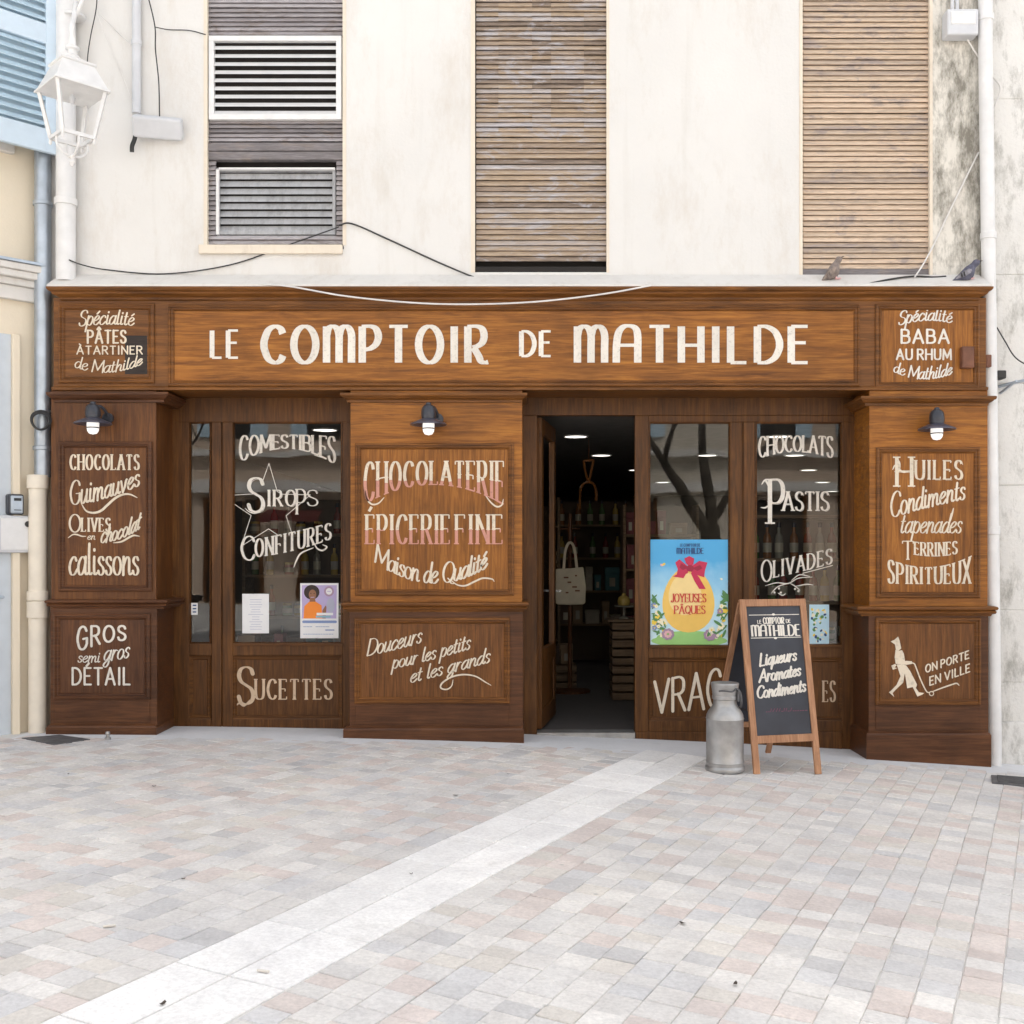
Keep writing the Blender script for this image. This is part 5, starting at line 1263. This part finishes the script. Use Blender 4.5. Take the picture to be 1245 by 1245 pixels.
shelf('shelf_unit', 'shelf unit of gift boxes standing behind the crate stack', .98, 1.75, 3.1, 3.4, (.5, .85, 1.2, 1.55), 1.85)
for z in (.5, .85, 1.2, 1.55): stock(1.02, 1.7, 3.25, z, 'on the shelf behind the crate stack', int(z*70), .26)
stock(.18, .5, 3.05, FLZ+.26, 'on the single crate inside the doorway', 5, .2)
stock(-2.35, -1.5, .62, .62, 'on the ledge of the left display window', 31, .12)
t = thing('display_table', 'low display ledge behind the left window pane', 'table', (-1.95, .65, FLZ))
bm = BM(); box(bm, -2.5, -1.42, .46, .86, .59, .62); link('tabletop', bm, 'brown_h', t, bevel=.003)
for x_ in (-2.46, -1.5):
    for y_ in (.5, .78):
        bm = BM(); box(bm, x_, x_+.04, y_, y_+.04, FLZ, .59); link('leg', bm, 'brown_v', t)
t = thing('hanging_garland', 'pale dried garland hanging in the dark doorway above the tote bag', 'garland', (.62, 2.9, 2.3), 0, local=True)
bm = BM(); tube(bm, [(0,0,.19), (0,0,-.02)], .003, 6); tube(bm, spline([(-.09,0,-.5), (-.08,0,-.3), (-.03,0,-.24), (.03,0,-.24), (.07,0,-.3), (.075,0,-.42)], 6), .013, 8); tube(bm, spline([(-.05,0,-.02), (-.03,0,-.14), (.0,0,-.22), (.03,0,-.1), (.045,0,-.02), (0,0,-.02), (-.05,0,-.02)], 6), .012, 8); link('wreath', bm, 'b_amber', t, smooth=True)
bag = thing('tote_bag', 'cream canvas tote bag hanging inside the doorway', 'bag', (.43, 2.75, 1.04), 0, local=True)
bm = BM()
prof = [(-.155, -.02), (-.165, -.2), (-.16, -.38), (-.14, -.4), (0, -.405), (.14, -.4), (.16, -.38), (.165, -.2), (.14, 0), (0, -.015)]
f0 = [bm.verts.new((x, -.03 if -.39 < z < -.05 else -.008, z+.2)) for x, z in prof]; f1 = [bm.verts.new((x, .03 if -.39 < z < -.05 else .008, z+.2)) for x, z in prof]
bm.faces.new(f0); bm.faces.new(f1[::-1])
for k in range(len(prof)): bm.faces.new((f0[k], f0[(k+1)%len(prof)], f1[(k+1)%len(prof)], f1[k]))
link('canvas', bm, 'canvas', bag, bevel=.01)
for yy in (-.015, .015):
    bm = BM(); pts = spline([(-.07, yy, .18), (-.055, yy, .36), (-.02, yy, .45), (.02, yy, .45), (.05, yy, .36), (.07, yy, .19)], 6)
    for a, b_ in zip(pts, pts[1:]): beam(bm, a, b_, .028, .004, (0,1,0))
    link('handle', bm, 'canvas', bag)
bm = BM()
for k, (a, z, c_) in enumerate(((-.07,.08,.05), (-.03,.03,.04), (.05,.1,.02), (.02,-.02,.05), (-.05,-.08,.03), (.05,-.06,.05))): box(bm, a, a+c_, -.0335, -.031, z, z+.016)
link('print', bm, 'rust', bag)
bag.scale = (.92, .92, .92)
rack = thing('hat_stand', 'dark post with pegs behind the hanging tote bag', 'stand', (.43, 2.83, FLZ))
bm = BM(); tube(bm, [(.43, 2.83, FLZ), (.43, 2.83, 1.75)], .02, 10); link('post', bm, 'dark_v', rack)
bm = BM(); tube(bm, [(.43, 2.83, 1.35), (.43, 2.72, 1.37)], .008, 8); tube(bm, [(.33, 2.83, 1.6), (.53, 2.83, 1.6)], .008, 8); link('peg', bm, 'dark_v', rack)
bm = BM(); lathe(bm, [(.2, 0), (.2, .02), (.03, .04)], .43, 2.83, FLZ, 20); link('foot', bm, 'dark_v', rack)
ctr = thing('shop_counter', 'dark wooden counter at the back of the shop', 'counter', (2.0, 7.0, FLZ))
bm = BM(); box(bm, 1.2, 3.2, 6.8, 7.4, FLZ, .92); link('front', bm, 'dark_v', ctr); bm = BM(); box(bm, 1.15, 3.25, 6.75, 7.45, .92, .96); link('worktop', bm, 'brown_h', ctr, bevel=.006)

# ================================================================== ACROSS THE SQUARE (seen only in the window glass)
M['opp'] = plaster('opposite_plaster', (.62,.56,.47), (.35,.30,.25), .5, .5); M['opp2'] = plaster('opposite_pink_plaster', (.60,.48,.38), (.35,.28,.22), .5, .5)
OYY = -19.0
for bx0, bx1, mt, lab in ((-16, -3.4, 'opp2', 'warm plastered house across the square, mirrored in the left window'), (-3.4, 5.2, 'opp', 'pale house across the square, mirrored behind the bare trees'), (5.2, 18, 'opp2', 'warm plastered house across the square at the right')):
    t = thing('opposite_house', lab, 'building', ((bx0+bx1)/2, OYY, 0))
    bm = BM(); box(bm, bx0, bx1, OYY-6, OYY, -.5, 9.5); link('wall', bm, mt, t)
    bm = BM(); box(bm, bx0, bx1, OYY, OYY+.25, 2.9, 3.15); box(bm, bx0, bx1, OYY, OYY+.3, 3.8, 3.95); link('string_course', bm, 'ledge', t)
    x = bx0+.6
    while x < bx1-1.6:
        bm = BM(); box(bm, x, x+1.3, OYY, OYY+.05, .1, 2.7); wn = link('shop_window', bm, 'dark', t)
        bm = BM(); box(bm, x-.1, x, OYY, OYY+.1, .1, 2.8); box(bm, x+1.3, x+1.4, OYY, OYY+.1, .1, 2.8); link('frame', bm, 'frame_v', wn)
        for z in (4.3, 7.2):
            bm = BM(); box(bm, x+.2, x+1.1, OYY, OYY+.04, z, z+2); wn = link('window', bm, 'dark', t)
            bm = BM(); box(bm, x-.25, x+.19, OYY, OYY+.09, z, z+2); box(bm, x+1.11, x+1.55, OYY, OYY+.09, z, z+2); link('shutter', bm, 'blue_slat', wn)
        x += 2.4
M['awning_red'] = flat('awning_red', (.10,.012,.014))
t = thing('shop_awning', 'red awning on the opposite house, mirrored in the left window', 'awning', (-4.2, OYY+.6, 2.5))
bm = BM(); vs = [bm.verts.new(p) for p in ((-6.6,OYY+.3,2.45), (-5.2,OYY+.3,2.45), (-5.2,OYY+1.0,2.25), (-6.6,OYY+1.0,2.25), (-6.6,OYY+1.0,2.1), (-5.2,OYY+1.0,2.1))]; bm.faces.new(vs[:4]); bm.faces.new((vs[3], vs[2], vs[5], vs[4])); link('canvas', bm, 'awning_red', t)
M['bark'] = plain('plane_tree_bark', (.10,.085,.065), .9, var=.5, scale=4); M['newleaf'] = plain('young_leaf', (.10,.13,.04), .8, var=.3)
def tree(x, y_, lab, seed):
    t = thing('bare_tree', lab, 'tree', (x, y_, gz(x)), 0, 'bare trees on the square'); r_ = random.Random(seed); bm = BM(); tips = []
    tube(bm, spline([(x, y_, -.2), (x+.03, y_, .8), (x, y_, 1.9)], 5), .2, 14, rs=[.24-.005*i for i in range(11)])
    def limb(p, d_, L_, r0, lev):
        pts = [p]; q_ = Vector(p); dd = Vector(d_).normalized()
        for k in range(5):
            dd = (dd+Vector((r_.uniform(-.16,.16), r_.uniform(-.16,.16), r_.uniform(-.02,.14)))).normalized(); q_ = q_+dd*L_/5; pts.append(q_.copy())
        tube(bm, pts, r0, 8, rs=[r0*(1-.12*k) for k in range(6)])
        if lev:
            for k in (3, 4, 5): 
                a = r_.uniform(0, 6.28); limb(pts[k], dd+Vector((math.cos(a)*.8, math.sin(a)*.8, .35)), L_*.55, r0*.45, lev-1)
        else: tips.append(q_)
    limb((x-.05, y_, 1.75), (-.55, .1, 1), 2.6, .14, 3); limb((x+.05, y_, 1.75), (.12, -.1, 1), 2.8, .13, 3); limb((x, y_, 1.9), (.5, .4, 1), 2.2, .09, 2)
    link('trunk', bm, 'bark', t, smooth=True)
    bm = BM()
    for q_ in tips:
        for k in range(4):
            c_ = q_+Vector((r_.uniform(-.2,.2), r_.uniform(-.2,.2), r_.uniform(-.2,.2))); u = Vector((r_.uniform(-1,1), r_.uniform(-1,1), r_.uniform(-1,1))).normalized()*.05; v = u.orthogonal().normalized()*.035
            bm.faces.new([bm.verts.new(c_+e) for e in (u, v, -u, -v)])
    link('crown', bm, 'newleaf', t)
tree(3.55, -12.2, 'forked bare tree mirrored in the middle pane above the Easter poster', 3)
tree(-7.5, -13, 'bare tree at the far left of the square behind the viewer', 6)
